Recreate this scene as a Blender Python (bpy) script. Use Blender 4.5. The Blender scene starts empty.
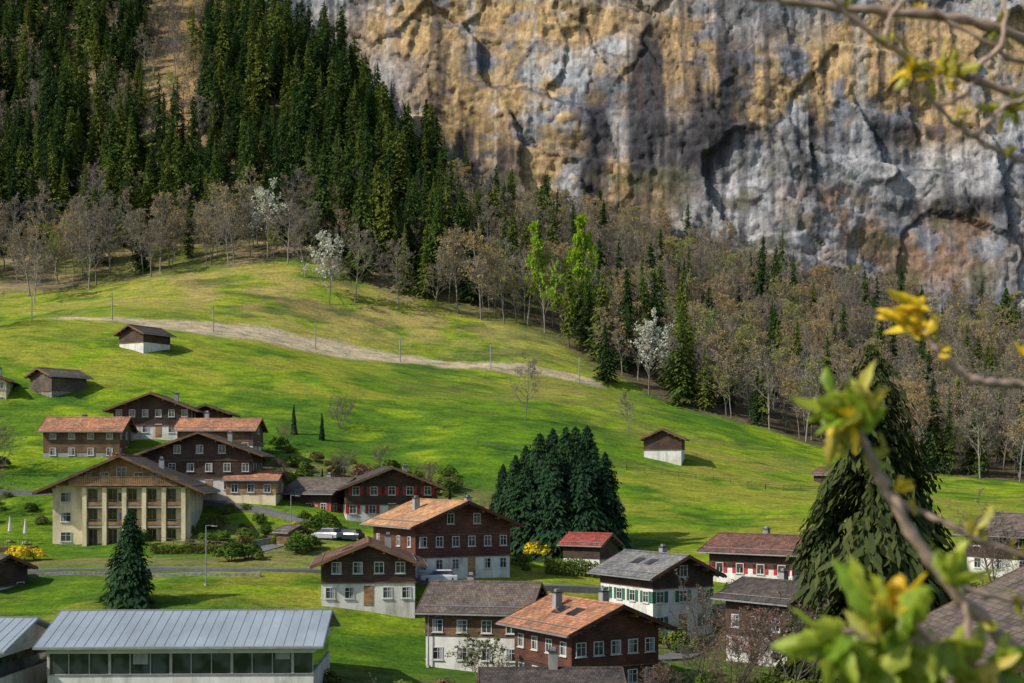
import bpy, math, random
import numpy as np
from mathutils import Vector, Matrix
random.seed(7); RNG=np.random.default_rng(7)
S=bpy.context.scene
COL=S.collection
# ---------------------------------------------------------------- helpers
def vn(x,y,s=0):
    ix=np.floor(x);iy=np.floor(y);fx=x-ix;fy=y-iy
    fx=fx*fx*(3-2*fx);fy=fy*fy*(3-2*fy)
    def h(i,j):
        v=np.sin(i*127.1+j*311.7+s*74.7)*43758.5453
        return v-np.floor(v)
    return (h(ix,iy)*(1-fx)+h(ix+1,iy)*fx)*(1-fy)+(h(ix,iy+1)*(1-fx)+h(ix+1,iy+1)*fx)*fy
def fbm(x,y,o=4,s=0):
    a=.5;t=0;n=0
    for i in range(o):
        t=t+a*vn(x,y,s+i*3.1);n+=a;a*=.5;x=x*2.03+1.7;y=y*2.03+9.2
    return t/n
def facet(x,y,s):
    """tilted planar cells: returns planar height, cell random, edge distance"""
    ix=np.floor(x);iy=np.floor(y);best=np.full(x.shape,1e9);sec=np.full(x.shape,1e9)
    H=np.zeros(x.shape);R=np.zeros(x.shape)
    def h(i,j,k):
        v=np.sin(i*127.1+j*311.7+(s+k)*74.7)*43758.5453
        return v-np.floor(v)
    for a in (-1,0,1):
        for b in (-1,0,1):
            i=ix+a;j=iy+b;dx=x-(i+h(i,j,1));dy=y-(j+h(i,j,2));d=np.maximum(np.abs(dx),np.abs(dy))*.6+np.sqrt(dx*dx+dy*dy)*.4;d=d*d
            nb=d<best
            sec=np.where(nb,best,np.minimum(sec,d))
            H=np.where(nb,dx*(h(i,j,3)-.5)*2+dy*(h(i,j,4)-.5)*1.2+(h(i,j,5)-.5)*.8,H)
            R=np.where(nb,h(i,j,6),R);best=np.where(nb,d,best)
    return H,R,np.sqrt(sec)-np.sqrt(best)
def sst(a,b,x):
    t=np.clip((x-a)/(b-a),0,1);return t*t*(3-2*t)
def mesh_np(name,v,f,mats=(),mi=None,smooth=False,uv=None):
    me=bpy.data.meshes.new(name)
    v=np.asarray(v,dtype=np.float32);f=np.asarray(f,dtype=np.int32)
    n=f.shape[1]
    me.vertices.add(len(v));me.vertices.foreach_set('co',v.ravel())
    me.loops.add(f.size);me.loops.foreach_set('vertex_index',f.ravel())
    me.polygons.add(len(f));me.polygons.foreach_set('loop_start',np.arange(0,f.size,n,dtype=np.int32))
    try: me.polygons.foreach_set('loop_total',np.full(len(f),n,dtype=np.int32))
    except Exception: pass
    for m in mats: me.materials.append(m)
    if mi is not None: me.polygons.foreach_set('material_index',np.asarray(mi,dtype=np.int32))
    if smooth: me.polygons.foreach_set('use_smooth',np.ones(len(f),dtype=bool))
    me.update(calc_edges=True);me.validate()
    return me
def obj(name,me,parent=None,loc=(0,0,0),rz=0,sc=1):
    o=bpy.data.objects.new(name,me);COL.objects.link(o)
    o.location=loc;o.rotation_euler=(0,0,rz)
    o.scale=(sc,sc,sc) if not hasattr(sc,'__len__') else sc
    if parent: o.parent=parent
    return o
# ---------------------------------------------------------------- materials
def newmat(name):
    m=bpy.data.materials.new(name);m.use_nodes=True
    nt=m.node_tree;nt.nodes.clear()
    out=nt.nodes.new('ShaderNodeOutputMaterial')
    return m,nt,out
def ramp(nt,fac,stops):
    r=nt.nodes.new('ShaderNodeValToRGB')
    el=r.color_ramp.elements
    while len(el)<len(stops): el.new(.5)
    for e,(p,c) in zip(el,stops):
        e.position=p;e.color=(c[0],c[1],c[2],1)
    nt.links.new(fac,r.inputs[0]);return r.outputs[0]
def mul(nt,a,b,fac=1.0,mode='MULTIPLY'):
    m=nt.nodes.new('ShaderNodeMix');m.data_type='RGBA';m.blend_type=mode
    m.inputs[0].default_value=fac
    for s,i in ((a,6),(b,7)):
        if isinstance(s,tuple): m.inputs[i].default_value=(*s,1)
        else: nt.links.new(s,m.inputs[i])
    return m.outputs[2]
def noise(nt,scale,detail=4,vec=(1,1,1),coord='Object',rough=.6):
    tc=nt.nodes.new('ShaderNodeTexCoord');mp=nt.nodes.new('ShaderNodeMapping')
    mp.inputs['Scale'].default_value=vec
    nt.links.new(tc.outputs[coord],mp.inputs[0])
    n=nt.nodes.new('ShaderNodeTexNoise');n.inputs['Scale'].default_value=scale
    n.inputs['Detail'].default_value=detail;n.inputs['Roughness'].default_value=rough
    nt.links.new(mp.outputs[0],n.inputs[0]);return n.outputs[0]
def prin(nt,out,col,rough=.8,bump=None,bs=.3,bd=.05,spec=.3,metal=0):
    p=nt.nodes.new('ShaderNodeBsdfPrincipled')
    if isinstance(col,tuple): p.inputs['Base Color'].default_value=(*col,1)
    else: nt.links.new(col,p.inputs['Base Color'])
    p.inputs['Roughness'].default_value=rough
    p.inputs['Specular IOR Level'].default_value=spec
    p.inputs['Metallic'].default_value=metal
    if bump is not None:
        b=nt.nodes.new('ShaderNodeBump');b.inputs['Strength'].default_value=bs;b.inputs['Distance'].default_value=bd
        nt.links.new(bump,b.inputs['Height']);nt.links.new(b.outputs[0],p.inputs['Normal'])
    nt.links.new(p.outputs[0],out.inputs[0]);return p
def c3(c,k): return tuple(min(1,max(0,v*k)) for v in c)
def simple(name,c,rough=.8,sc=1.5,amt=.3,bump=.3,vec=(1,1,1),bd=.03,spec=.3,metal=0,dirt=.7):
    m,nt,out=newmat(name)
    n=noise(nt,sc,6,vec)
    col=ramp(nt,n,[(.3,c3(c,1-amt)),(.5,c),(.7,c3(c,1+amt))])
    n2=noise(nt,sc*.15,3,(1,1,1))
    col=mul(nt,col,ramp(nt,n2,[(.3,(dirt,dirt,dirt)),(.7,(1.0,1.0,1.0))]))
    prin(nt,out,col,rough,n,bump,bd,spec,metal);return m
def stuccom(name,c):
    m,nt,out=newmat(name)
    n=noise(nt,2,6);n2=noise(nt,.9,6,(1,1,.25));n3=noise(nt,.3,4)
    col=ramp(nt,n,[(.3,c3(c,.9)),(.7,c3(c,1.06))])
    col=mul(nt,col,ramp(nt,n2,[(.32,(.62,.60,.56)),(.52,(1,1,1))]))
    col=mul(nt,col,ramp(nt,n3,[(.3,(.8,.79,.76)),(.6,(1,1,1))]))
    prin(nt,out,col,.9,n,.2,.03);return m
def woodm(name,c,horiz=True):
    m,nt,out=newmat(name)
    n=noise(nt,1.2,5,(1,1,9))
    tc=nt.nodes.new('ShaderNodeTexCoord');sx=nt.nodes.new('ShaderNodeSeparateXYZ')
    nt.links.new(tc.outputs['Object'],sx.inputs[0])
    ma=nt.nodes.new('ShaderNodeMath');ma.operation='MULTIPLY';ma.inputs[1].default_value=5.0
    nt.links.new(sx.outputs[2],ma.inputs[0])
    fr=nt.nodes.new('ShaderNodeMath');fr.operation='FRACT';nt.links.new(ma.outputs[0],fr.inputs[0])
    g=ramp(nt,fr.outputs[0],[(0,(.35,.35,.35)),(.12,(1,1,1)),(.9,(1,1,1)),(1,(.5,.5,.5))])
    col=ramp(nt,n,[(.25,c3(c,.5)),(.5,c),(.75,c3(c,1.7))])
    col=mul(nt,col,g,.7)
    col=mul(nt,col,ramp(nt,noise(nt,.5,5),[(.3,(.55,.55,.6)),(.5,(1,1,1)),(.7,(1.5,1.35,1.15))]))
    prin(nt,out,col,.75,g,.4,.03);return m
def tilem(name,c,tw=.3,th=.38,mort=.35,rough=.8,amt=.35,metal=0,lich=.45):
    m,nt,out=newmat(name)
    tc=nt.nodes.new('ShaderNodeTexCoord')
    b=nt.nodes.new('ShaderNodeTexBrick')
    b.inputs['Scale'].default_value=1;b.inputs['Brick Width'].default_value=tw;b.inputs['Row Height'].default_value=th
    b.inputs['Mortar Size'].default_value=.025;b.inputs['Mortar Smooth'].default_value=.3
    b.inputs['Color1'].default_value=(*c3(c,1-amt),1);b.inputs['Color2'].default_value=(*c3(c,1+amt),1)
    b.inputs['Mortar'].default_value=(*c3(c,mort),1)
    nt.links.new(tc.outputs['UV'],b.inputs[0])
    n=noise(nt,.5,6,coord='Object')
    col=mul(nt,b.outputs[0],ramp(nt,n,[(.3,(.55,.55,.57)),(.65,(1.2,1.12,1.05))]))
    n2=noise(nt,1.6,6,coord='Object')
    f=ramp(nt,n2,[(.5,(0,0,0)),(.7,(lich,lich,lich))])
    mx=nt.nodes.new('ShaderNodeMix');mx.data_type='RGBA';nt.links.new(f,mx.inputs[0]);nt.links.new(col,mx.inputs[6]);mx.inputs[7].default_value=(.14,.13,.10,1)
    prin(nt,out,mx.outputs[2],rough,b.outputs[1],-.5,.03,.3,metal);return m
def leafm(name,cols,trans=.3,objvar=.5):
    m,nt,out=newmat(name)
    g=nt.nodes.new('ShaderNodeNewGeometry');oi=nt.nodes.new('ShaderNodeObjectInfo')
    st=[(i/(len(cols)-1),c) for i,c in enumerate(cols)]
    a=ramp(nt,g.outputs['Random Per Island'],st);b=ramp(nt,oi.outputs['Random'],st)
    col=mul(nt,a,b,objvar,'MIX')
    d=nt.nodes.new('ShaderNodeBsdfDiffuse');t=nt.nodes.new('ShaderNodeBsdfTranslucent')
    nt.links.new(col,d.inputs[0]);nt.links.new(col,t.inputs[0])
    mx=nt.nodes.new('ShaderNodeMixShader');mx.inputs[0].default_value=trans
    nt.links.new(d.outputs[0],mx.inputs[1]);nt.links.new(t.outputs[0],mx.inputs[2]);nt.links.new(mx.outputs[0],out.inputs[0]);return m
def leafm2(name,c1,c2,trans=.45):
    """near leaves: veined, blotched, slightly glossy"""
    m,nt,out=newmat(name)
    g=nt.nodes.new('ShaderNodeNewGeometry')
    a=ramp(nt,g.outputs['Random Per Island'],[(0,c1),(1,c2)])
    n=noise(nt,90,5);a=mul(nt,a,ramp(nt,n,[(.3,(.6,.62,.5)),(.6,(1.1,1.1,1.1))]))
    p=nt.nodes.new('ShaderNodeBsdfPrincipled');nt.links.new(a,p.inputs['Base Color']);p.inputs['Roughness'].default_value=.5
    t=nt.nodes.new('ShaderNodeBsdfTranslucent');nt.links.new(a,t.inputs[0])
    mx=nt.nodes.new('ShaderNodeMixShader');mx.inputs[0].default_value=trans
    nt.links.new(p.outputs[0],mx.inputs[1]);nt.links.new(t.outputs[0],mx.inputs[2]);nt.links.new(mx.outputs[0],out.inputs[0]);return m
M={}
M['wood']=woodm('dark_wood',(.055,.033,.024))
M['woodred']=woodm('red_brown_wood',(.09,.036,.024))
M['woodmid']=woodm('brown_wood',(.13,.075,.043))
M['woodlt']=woodm('light_wood',(.27,.16,.08))
M['woodgrey']=woodm('weathered_wood',(.09,.07,.055))
M['stucco']=stuccom('white_stucco',(.66,.65,.61))
M['cream']=stuccom('cream_stucco',(.72,.62,.41))
M['greyst']=stuccom('grey_stucco',(.3,.3,.3))
M['white']=simple('white_paint',(.62,.62,.60),.6,3,.05,.05)
M['red']=simple('red_paint',(.40,.03,.03),.6,3,.2,.1)
M['green']=simple('green_paint',(.03,.14,.08),.6,3,.2,.1)
M['t_orange']=tilem('orange_tiles',(.40,.19,.105))
M['t_tan']=tilem('tan_tiles',(.47,.26,.135))
M['t_red']=tilem('red_tiles',(.30,.06,.045))
M['t_redbrown']=tilem('red_brown_tiles',(.16,.075,.055))
M['t_brown']=tilem('brown_tiles',(.13,.105,.09))
M['t_dark']=tilem('dark_slates',(.07,.058,.054))
M['t_grey']=tilem('grey_slates',(.18,.185,.19))
M['t_metal']=simple('sheet_metal_roof',(.33,.385,.43),.5,.8,.10,.05,(1,.3,1),metal=.15)
M['stone']=simple('stone_wall',(.24,.23,.20),.95,3,.45,.8,bd=.1)
M['metal']=simple('galvanised_metal',(.3,.31,.32),.5,4,.15,.1,metal=.4)
M['asphalt']=simple('asphalt',(.15,.15,.15),.9,3,.2,.2)
M['conc']=simple('concrete',(.38,.37,.34),.9,2,.2,.2)
M['soil']=simple('garden_soil',(.10,.07,.045),.95,4,.4,.8,bd=.1)
M['rub']=simple('rubber',(.02,.02,.02),.8)
M['carw']=simple('white_car_paint',(.75,.75,.75),.25,1,.02,0,spec=.5)
M['carb']=simple('dark_car_paint',(.03,.04,.06),.25,1,.05,0,spec=.5)
M['carr']=simple('silver_car_paint',(.35,.36,.38),.3,1,.05,0,spec=.5)
m,nt,out=newmat('window_glass')
prin(nt,out,ramp(nt,noise(nt,.7,1),[(.4,(.015,.018,.02)),(.6,(.06,.07,.075))]),.08,spec=.6);M['glass']=m
M['bark']=simple('bark',(.15,.12,.10),.9,6,.4,.6,(1,1,.3))
M['bark_lt']=simple('pale_bark',(.27,.24,.21),.9,6,.3,.6,(1,1,.3))
M['conifer']=leafm('conifer_needles',[(.014,.034,.015),(.032,.065,.02),(.075,.115,.025),(.14,.165,.03)],.22,.75)
M['conif_dk']=leafm('dark_conifer_needles',[(.014,.035,.022),(.024,.055,.028),(.042,.08,.03)],.15,.4)
M['conif_olive']=leafm('olive_needles',[(.025,.04,.018),(.05,.07,.025),(.09,.10,.035)],.2,.3)
M['budbrown']=leafm('brown_buds',[(.20,.16,.12),(.28,.23,.16),(.22,.23,.11)],.3,.7)
M['budorange']=leafm('orange_buds',[(.34,.25,.14),(.50,.33,.13),(.38,.29,.15),(.40,.38,.11),(.52,.34,.13)],.35,.75)
M['lime']=leafm('fresh_green_leaves',[(.20,.36,.02),(.32,.50,.03),(.42,.54,.04)],.45,.3)
M['limey']=leafm('pale_green_leaves',[(.24,.34,.06),(.36,.42,.08),(.42,.40,.10)],.4,.6)
M['blossom']=leafm('white_blossom',[(.55,.55,.48),(.68,.68,.6),(.38,.42,.28)],.3,.2)
M['shrub']=leafm('shrub_leaves',[(.03,.08,.015),(.08,.14,.02),(.16,.20,.04),(.14,.11,.05)],.25,.75)
M['yellow']=leafm('forsythia_flowers',[(.65,.48,.02),(.75,.58,.04),(.45,.42,.03)],.3,.1)
M['redbr']=leafm('reddish_buds',[(.25,.11,.08),(.33,.18,.12),(.2,.13,.10)],.3,.4)
# ---------------------------------------------------------------- terrain
CP=np.array([
(0,0,-2),(-15,0,-2),(15,0,-1.8),(0,-30,-.5),(-60,-30,-2),(60,-30,-1),(0,12,-5),(0,40,-13.5),(-30,40,-14),(30,40,-13),
(0,80,-19.5),(-60,80,-20),(60,80,-18),(-28,115,-20),(6,115,-20.2),(40,115,-19),(80,120,-18),(-80,120,-18),(6,126,-19.3),(-3,137,-18.6),(-34,142,-13.8),(-60,150,-13.5),
(-15.5,150,-14.2),(-13.5,138,-16.7),(14.8,150,-17.4),(23.4,134,-18.4),(-6.7,165,-12.4),(29.8,168,-13.4),(11.3,180,-11.6),
(-52,184,-10.2),(-65,180,-10.4),(-28,178,-9.5),(-21,206,-7.4),(6.5,190,-10.2),(26.9,200,-9.8),(48,200,-10),(66,190,-9.5),(110,200,-10),
(-38.7,205,-4.4),(-69.4,223,1.3),(-52,232,4.0),(-30,245,5.2),(-10.6,240,1.7),(8.7,255,5.0),(28,257,2.4),(44.3,250,-1.8),(58,255,-3.6),(78,250,-5.4),(120,250,-8),
(-82.9,253,13.8),(-75,283,24),(-42.4,280,18),(-12.6,285,14.2),(10,290,12.6),(29,295,9.8),(-104.5,310,33.7),(-68,315,31.5),(-40,325,27.4),(18.7,335,21),(-12,330,24.5),
(-88,360,47.6),(-56.8,375,54.9),(-29,365,44.3),(4.6,355,34.2),(-117,320,32),(-133,365,47),(44,330,13.7),(70.4,320,5),(111.5,305,-3.3),(160,300,-6),
(-36,520,98),(32,515,84),(103,500,60),(179,490,42),(260,480,32),(-3.6,420,60),(56,420,38),(111,400,18),
(-157,430,83),(-96,430,83),(-190,520,152),(-116,520,152),(-62,508,138),(-220,600,227),(-131,590,215),(-40,600,130),(60,600,100),(180,600,70),
(-300,600,227),(-300,300,40),(-300,100,-10),(300,300,-5),(300,100,-12),(300,600,60),(-160,220,10),(160,400,12),(-240,430,85)],dtype=float)
def tps(r): 
    return np.where(r>0,r*r*np.log(np.maximum(r,1e-9)),0)
P=CP[:,:2]/100
K=tps(np.linalg.norm(P[:,None]-P[None],axis=2))+np.eye(len(P))*1e-3
A=np.hstack([np.ones((len(P),1)),P]);n=len(P)
Mx=np.zeros((n+3,n+3));Mx[:n,:n]=K;Mx[:n,n:]=A;Mx[n:,:n]=A.T
W=np.linalg.solve(Mx,np.concatenate([CP[:,2],np.zeros(3)]))
gx=np.arange(-330,330.1,1.25);gy=np.arange(-40,640.1,1.25)
GX,GY=np.meshgrid(gx,gy)
GZ=W[n]+W[n+1]*GX/100+W[n+2]*GY/100
for i in range(n):
    GZ=GZ+W[i]*tps(np.hypot(GX/100-P[i,0],GY/100-P[i,1]))
amp=sst(20,150,GY)
GZ+=amp*((fbm(GX/28,GY/28,3,5)-.5)*2.6+(fbm(GX/6,GY/6,3,8)-.5)*.6)
def gz(x,y):
    fx=(x-gx[0])/1.25;fy=(y-gy[0])/1.25
    i=int(min(max(fx,0),len(gx)-2));j=int(min(max(fy,0),len(gy)-2));u=fx-i;v=fy-j
    return float((GZ[j,i]*(1-u)+GZ[j,i+1]*u)*(1-v)+(GZ[j+1,i]*(1-u)+GZ[j+1,i+1]*u)*v)
EX=[-330,-200,-133,-102,-82,-57,-35,-16,7,18.7,44,70,111,200,330];EY=[340,345,362,366,368,378,370,364,359,347,331,321,306,295,290]
def edge(x): return np.interp(x,EX,EY)
def pdist(X,Y,pts):
    d=np.full(X.shape,1e9)
    for (a,b),(c,e) in zip(pts[:-1],pts[1:]):
        vx,vy=c-a,e-b;t=np.clip(((X-a)*vx+(Y-b)*vy)/(vx*vx+vy*vy),0,1)
        d=np.minimum(d,np.hypot(X-a-t*vx,Y-b-t*vy))
    return d
RAIL=[(-135,307),(-104.5,312),(-68,316),(-40,325),(-12,330),(20,336)]
def mixc(c,col,m): return c*(1-m[...,None])+np.array(col)*m[...,None]
C=np.zeros(GX.shape+(3,))+np.array((.135,.255,.014))
n1=fbm(GX/22,GY/22,4,1);n2=fbm(GX/7,GY/5,4,2);n3=fbm(GX/60,GY/40,3,3);n4=fbm(GX/3,GY/2.4,3,6);n5=fbm(GX/14+n1,GY/6,4,16)
C=mixc(C,(.26,.37,.018),sst(.40,.60,n1)*.85)
C=mixc(C,(.065,.17,.016),sst(.50,.62,n2)*.7)
C=mixc(C,(.055,.15,.016),sst(.54,.64,n5)*.65)
C=mixc(C,(.045,.13,.014),sst(.54,.66,n4)*.55)
C=mixc(C,(.33,.34,.04),sst(.46,.60,n3)*sst(.38,.56,n2)*.8)
up=sst(265,340,GY)*sst(45,0,GX)
C=mixc(C,(.31,.32,.045),np.clip(up*(.25+n1*.8),0,.8)*sst(.60,.45,n5))
dry=np.exp(-((GX+50)/60)**2-((GY-356)/22)**2)
C=mixc(C,(.38,.31,.11),np.clip(dry*(.35+n1*1.2),0,.9)*sst(.36,.58,n2+.04))
C=mixc(C,(.15,.12,.06),.7*dry*sst(.56,.66,n5))
C=mixc(C,(.28,.24,.07),.85*np.exp(-((GX-16)/14)**2-((GY-316)/14)**2)*sst(.35,.55,n2))
C=mixc(C,(.28,.26,.06),.8*np.exp(-((GX-52)/25)**2-((GY-262)/20)**2)*sst(.38,.56,n2))
C=mixc(C,(.25,.20,.07),.85*np.exp(-((GX+8)/14)**2-((GY-296)/9)**2)*sst(.38,.56,n2))
C=mixc(C,(.26,.24,.06),.7*np.exp(-((GX-30)/12)**2-((GY-285)/9)**2)*sst(.38,.56,n2))
dr=pdist(GX,GY,RAIL);wd=2.6+7.5*np.exp(-((GX+58)/28)**2)
C=mixc(C,(.56,.47,.32),sst(1.0,.5,(dr+(n2-.5)*5)/wd)*.97)
C=mixc(C,(.30,.24,.13),sst(.54,.64,n4)*sst(1.0,.6,dr/wd)*.5)
db=pdist(GX,GY,[(-72,169),(-50,168),(-30,166)])
C=mixc(C,(.27,.24,.09),sst(5.5,1.5,db+(n2-.5)*3)*.85)
db=pdist(GX,GY,[(-46,221),(-25,226),(-8,222)])
C=mixc(C,(.20,.17,.08),sst(9,3,db+(n2-.5)*9)*.6)
db=pdist(GX,GY,[(-46,190),(-34,186),(-26,170)])
C=mixc(C,(.26,.24,.09),sst(9,3,db+(n2-.5)*9)*.6)
dp=pdist(GX,GY,[(-3,150),(5,152)]);C=mixc(C,(.3,.28,.22),sst(4,2,dp+(n2-.5)*3)*.8)
dp=pdist(GX,GY,[(-30,118),(8,116),(40,118)]);C=mixc(C,(.16,.17,.06),sst(16,8,dp+(n2-.5)*6)*.7)
dp=pdist(GX,GY,[(12,142),(40,145)]);C=mixc(C,(.2,.19,.08),sst(12,5,dp+(n2-.5)*9)*.6)
fm=sst(-3,4,GY-edge(GX)+(n2-.5)*8)
FC=mixc(np.zeros(GX.shape+(3,))+np.array((.15,.125,.075)),(.16,.18,.045),sst(.45,.62,n1)*sst(40,-10,GX)+0*n1)
FC=mixc(FC,(.34,.27,.14),sst(.48,.62,n2)*sst(20,-60,GX)*.85)
FC=mixc(FC,(.42,.27,.12),.8*np.exp(-((GX/GY+.235)/.02)**2)*sst(440,470,GY))
C=C*(1-fm[...,None])+FC*fm[...,None]
ny,nx=GX.shape
v=np.stack([GX,GY,GZ],-1).reshape(-1,3)
idx=np.arange(nx*ny).reshape(ny,nx)
f=np.stack([idx[:-1,:-1],idx[:-1,1:],idx[1:,1:],idx[1:,:-1]],-1).reshape(-1,4)
m,nt,out=newmat('meadow_ground')
at=nt.nodes.new('ShaderNodeAttribute');at.attribute_name='Col'
k=noise(nt,1.6,8,(1,1,1),rough=.8);k2=noise(nt,.22,6,(1,2.2,1));k4=noise(nt,.55,5,(.35,1.8,3),rough=.7)
c=mul(nt,at.outputs[0],ramp(nt,k,[(.3,(.42,.45,.4)),(.5,(1,1,1)),(.72,(1.6,1.45,1.5))]))
c=mul(nt,c,ramp(nt,k2,[(.32,(.66,.72,.8)),(.6,(1.12,1.08,1.05))]))
c=mul(nt,c,ramp(nt,k4,[(.35,(.68,.75,.8)),(.55,(1.08,1.05,1.0))]))
prin(nt,out,c,.95,k,1.0,.5,.1)
me=mesh_np('terrain',v,f,[m],smooth=True)
ca=me.color_attributes.new('Col','FLOAT_COLOR','POINT')
ca.data.foreach_set('color',np.concatenate([C,np.ones(C.shape[:2]+(1,))],-1).astype(np.float32).ravel())
obj('alpine_meadow_terrain',me)
# ---------------------------------------------------------------- cliff
cx=np.arange(-280,350,.85);cz=np.arange(5,310,.85)
X,Z=np.meshgrid(cx,cz)
BX=[-280,-200,-100,-40,32,103,179,350];BYV=[640,592,552,534,524,510,500,475]
BY=np.interp(X,BX,BYV)
w1=fbm(X/26,Z/26,5,21)-.5;w2=fbm(X/26,Z/26,5,27)-.5
big=(fbm(X/80,Z/130,3,11)-.5)*24
tl=Z+.26*X+w1*9
fa,ra,ea=facet(X/30+w1*.5,tl/42+w2*.4,51)
fb,rb,eb=facet(X/10+w1*.8,tl/15+w2*.7,61)
fc,rc,ec=facet(X/3.6+w2*1.2,tl/4.5+w1*1.0,71)
fd,rd,ed=facet(X/2+w2*1.2,tl/2.2+w1*1.0,81)
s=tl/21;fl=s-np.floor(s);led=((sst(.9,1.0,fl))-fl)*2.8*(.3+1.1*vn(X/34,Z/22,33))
s3=tl/5.5+w2*1.5;f3=s3-np.floor(s3);led3=(sst(.85,1,f3)-f3)*1.0*vn(X/16,Z/12,35)
Y=BY+(Z-60)*.10+big+fa*4.2+fb*1.6+fc*.8+fd*.4+led+led3+(fbm(X/5,Z/7,5,13)-.5)*1.6
g1=fbm(X/30+w2,Z/30,5,40);g2=fbm(X/16+w1*2,Z/26,5,41);g3=fbm(X/14,Z/9,5,42);st=fbm(X/2.2,Z/80+w1*.6,4,43);st2=fbm(X/8,Z/110+w1*.6,5,47);g5=fbm(X/3,Z/3,4,49);g6=fbm(X/6,Z/6,5,53);g7=fbm(X/18,Z/10,5,57)
C=np.zeros(X.shape+(3,))+np.array((.175,.187,.215))
C=mixc(C,(.33,.335,.35),sst(.44,.58,g2)*.9)
C=mixc(C,(.105,.112,.135),sst(.52,.66,g3)*.6)
C=C*(.78+.24*rb[...,None]+.16*ra[...,None]+.12*rc[...,None])
def blob(px,py,rx,ry): 
    bx=(px-512)*.372;bz=(470-py)*.372;rx*=.372;ry*=.372
    return np.exp(-((X-bx)/rx)**2-((Z-bz)/ry)**2)
org=sum(blob(*b) for b in [(430,5,80,30),(560,12,70,24),(600,85,35,28),(485,95,70,50),(885,45,60,34),(850,95,70,28),(620,200,45,35),(580,190,40,20),(775,95,50,38),(990,60,60,35),(540,150,45,30),(680,60,35,50),(930,120,45,28)])
brn=sum(blob(*b) for b in [(850,240,60,28),(905,275,60,22),(820,205,50,16),(960,240,50,30),(760,290,30,20)])
pal=sum(blob(*b) for b in [(740,205,60,45),(540,215,70,35),(940,180,70,25),(560,55,50,30),(1000,300,60,40),(450,60,30,20),(660,30,70,20),(800,270,60,30)])
drk=sum(blob(*b) for b in [(655,75,16,55),(665,165,22,38),(703,125,16,60),(505,165,16,28),(590,185,10,34),(950,215,60,10),(720,90,14,60),(600,130,10,40),(800,150,10,50),(880,140,60,9),(470,140,14,30),(640,120,12,60)])
C=mixc(C,(.47,.475,.49),np.clip(pal,0,1)*sst(.38,.52,g2)*.85)
C=mixc(C,(.46,.31,.14),np.clip(org*1.8+.05,0,1)*sst(.41,.52,g1*.25+g6*.25+st2*.2+g7*.3)*.9)
C=mixc(C,(.27,.17,.105),np.clip(brn,0,1)*sst(.40,.54,g3*.5+g6*.5)*.85)
C=mixc(C,(.035,.035,.042),np.clip(drk*1.7,0,1)*sst(.38,.5,g2*.2+st*.4+st2*.4)*.93)
C=mixc(C,(.055,.057,.066),sst(.54,.65,st)*sst(.48,.58,st2)*.7)
C=mixc(C,(.46,.455,.44),sst(.42,.32,st)*sst(.5,.4,st2)*.5)
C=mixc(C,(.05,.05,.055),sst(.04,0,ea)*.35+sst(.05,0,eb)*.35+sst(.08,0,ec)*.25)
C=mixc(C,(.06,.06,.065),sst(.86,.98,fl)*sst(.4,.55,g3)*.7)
C=mixc(C,(.12,.12,.06),sst(.58,.7,g3)*sst(75,30,Z-np.interp(X,[-100,200],[95,40]))*.6)
C=C*(.7+.6*g5[...,None])
ny,nx=X.shape;idx=np.arange(nx*ny).reshape(ny,nx)
f=np.stack([idx[:-1,:-1],idx[:-1,1:],idx[1:,1:],idx[1:,:-1]],-1).reshape(-1,4)
m,nt,out=newmat('limestone')
at=nt.nodes.new('ShaderNodeAttribute');at.attribute_name='Col'
k=noise(nt,.6,10,(1,1,.8),rough=.75)
c=mul(nt,at.outputs[0],ramp(nt,k,[(.3,(.5,.5,.53)),(.5,(1,1,1)),(.7,(1.45,1.42,1.4))]))
k3=noise(nt,.3,8,(2.2,1,.35),rough=.7)
c=mul(nt,c,ramp(nt,k3,[(.36,(.68,.68,.72)),(.52,(1,1,1)),(.7,(1.15,1.15,1.15))]))
prin(nt,out,c,.95,k,.9,.6,.1)
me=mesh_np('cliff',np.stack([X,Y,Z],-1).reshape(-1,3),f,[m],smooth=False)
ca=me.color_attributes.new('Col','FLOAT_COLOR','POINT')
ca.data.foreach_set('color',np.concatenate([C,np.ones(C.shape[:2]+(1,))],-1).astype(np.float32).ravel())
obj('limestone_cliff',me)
# ---------------------------------------------------------------- vegetation meshes
def quads(c,a,b):
    v=np.stack([c-a,c-b,c+a,c+b],1).reshape(-1,3)
    return v,np.arange(len(v)).reshape(-1,4)
def tubes(p0,p1,r0,r1,k=4):
    d=p1-p0;d/=np.linalg.norm(d,axis=1)[:,None]+1e-9
    ref=np.where(np.abs(d[:,2:3])>.9,np.array([[1.,0,0]]),np.array([[0,0,1.]]))
    u=np.cross(d,ref);u/=np.linalg.norm(u,axis=1)[:,None];w=np.cross(d,u)
    an=np.arange(k)*2*np.pi/k
    ring=np.cos(an)[None,:,None]*u[:,None]+np.sin(an)[None,:,None]*w[:,None]
    A=p0[:,None]+ring*r0[:,None,None];B=p1[:,None]+ring*r1[:,None,None]
    v=np.concatenate([A,B],1).reshape(-1,3);n=len(p0)
    base=(np.arange(n)*2*k)[:,None];i=np.arange(k)[None];j=(i+1)%k
    f=np.stack([base+i,base+j,base+k+j,base+k+i],-1).reshape(-1,4)
    return v,f
def join(parts):
    vs=[];fs=[];mi=[];o=0
    for (v,f),m in parts:
        vs.append(v);fs.append(f+o);mi.append(np.full(len(f),m));o+=len(v)
    return np.concatenate(vs),np.concatenate(fs),np.concatenate(mi)
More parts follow.
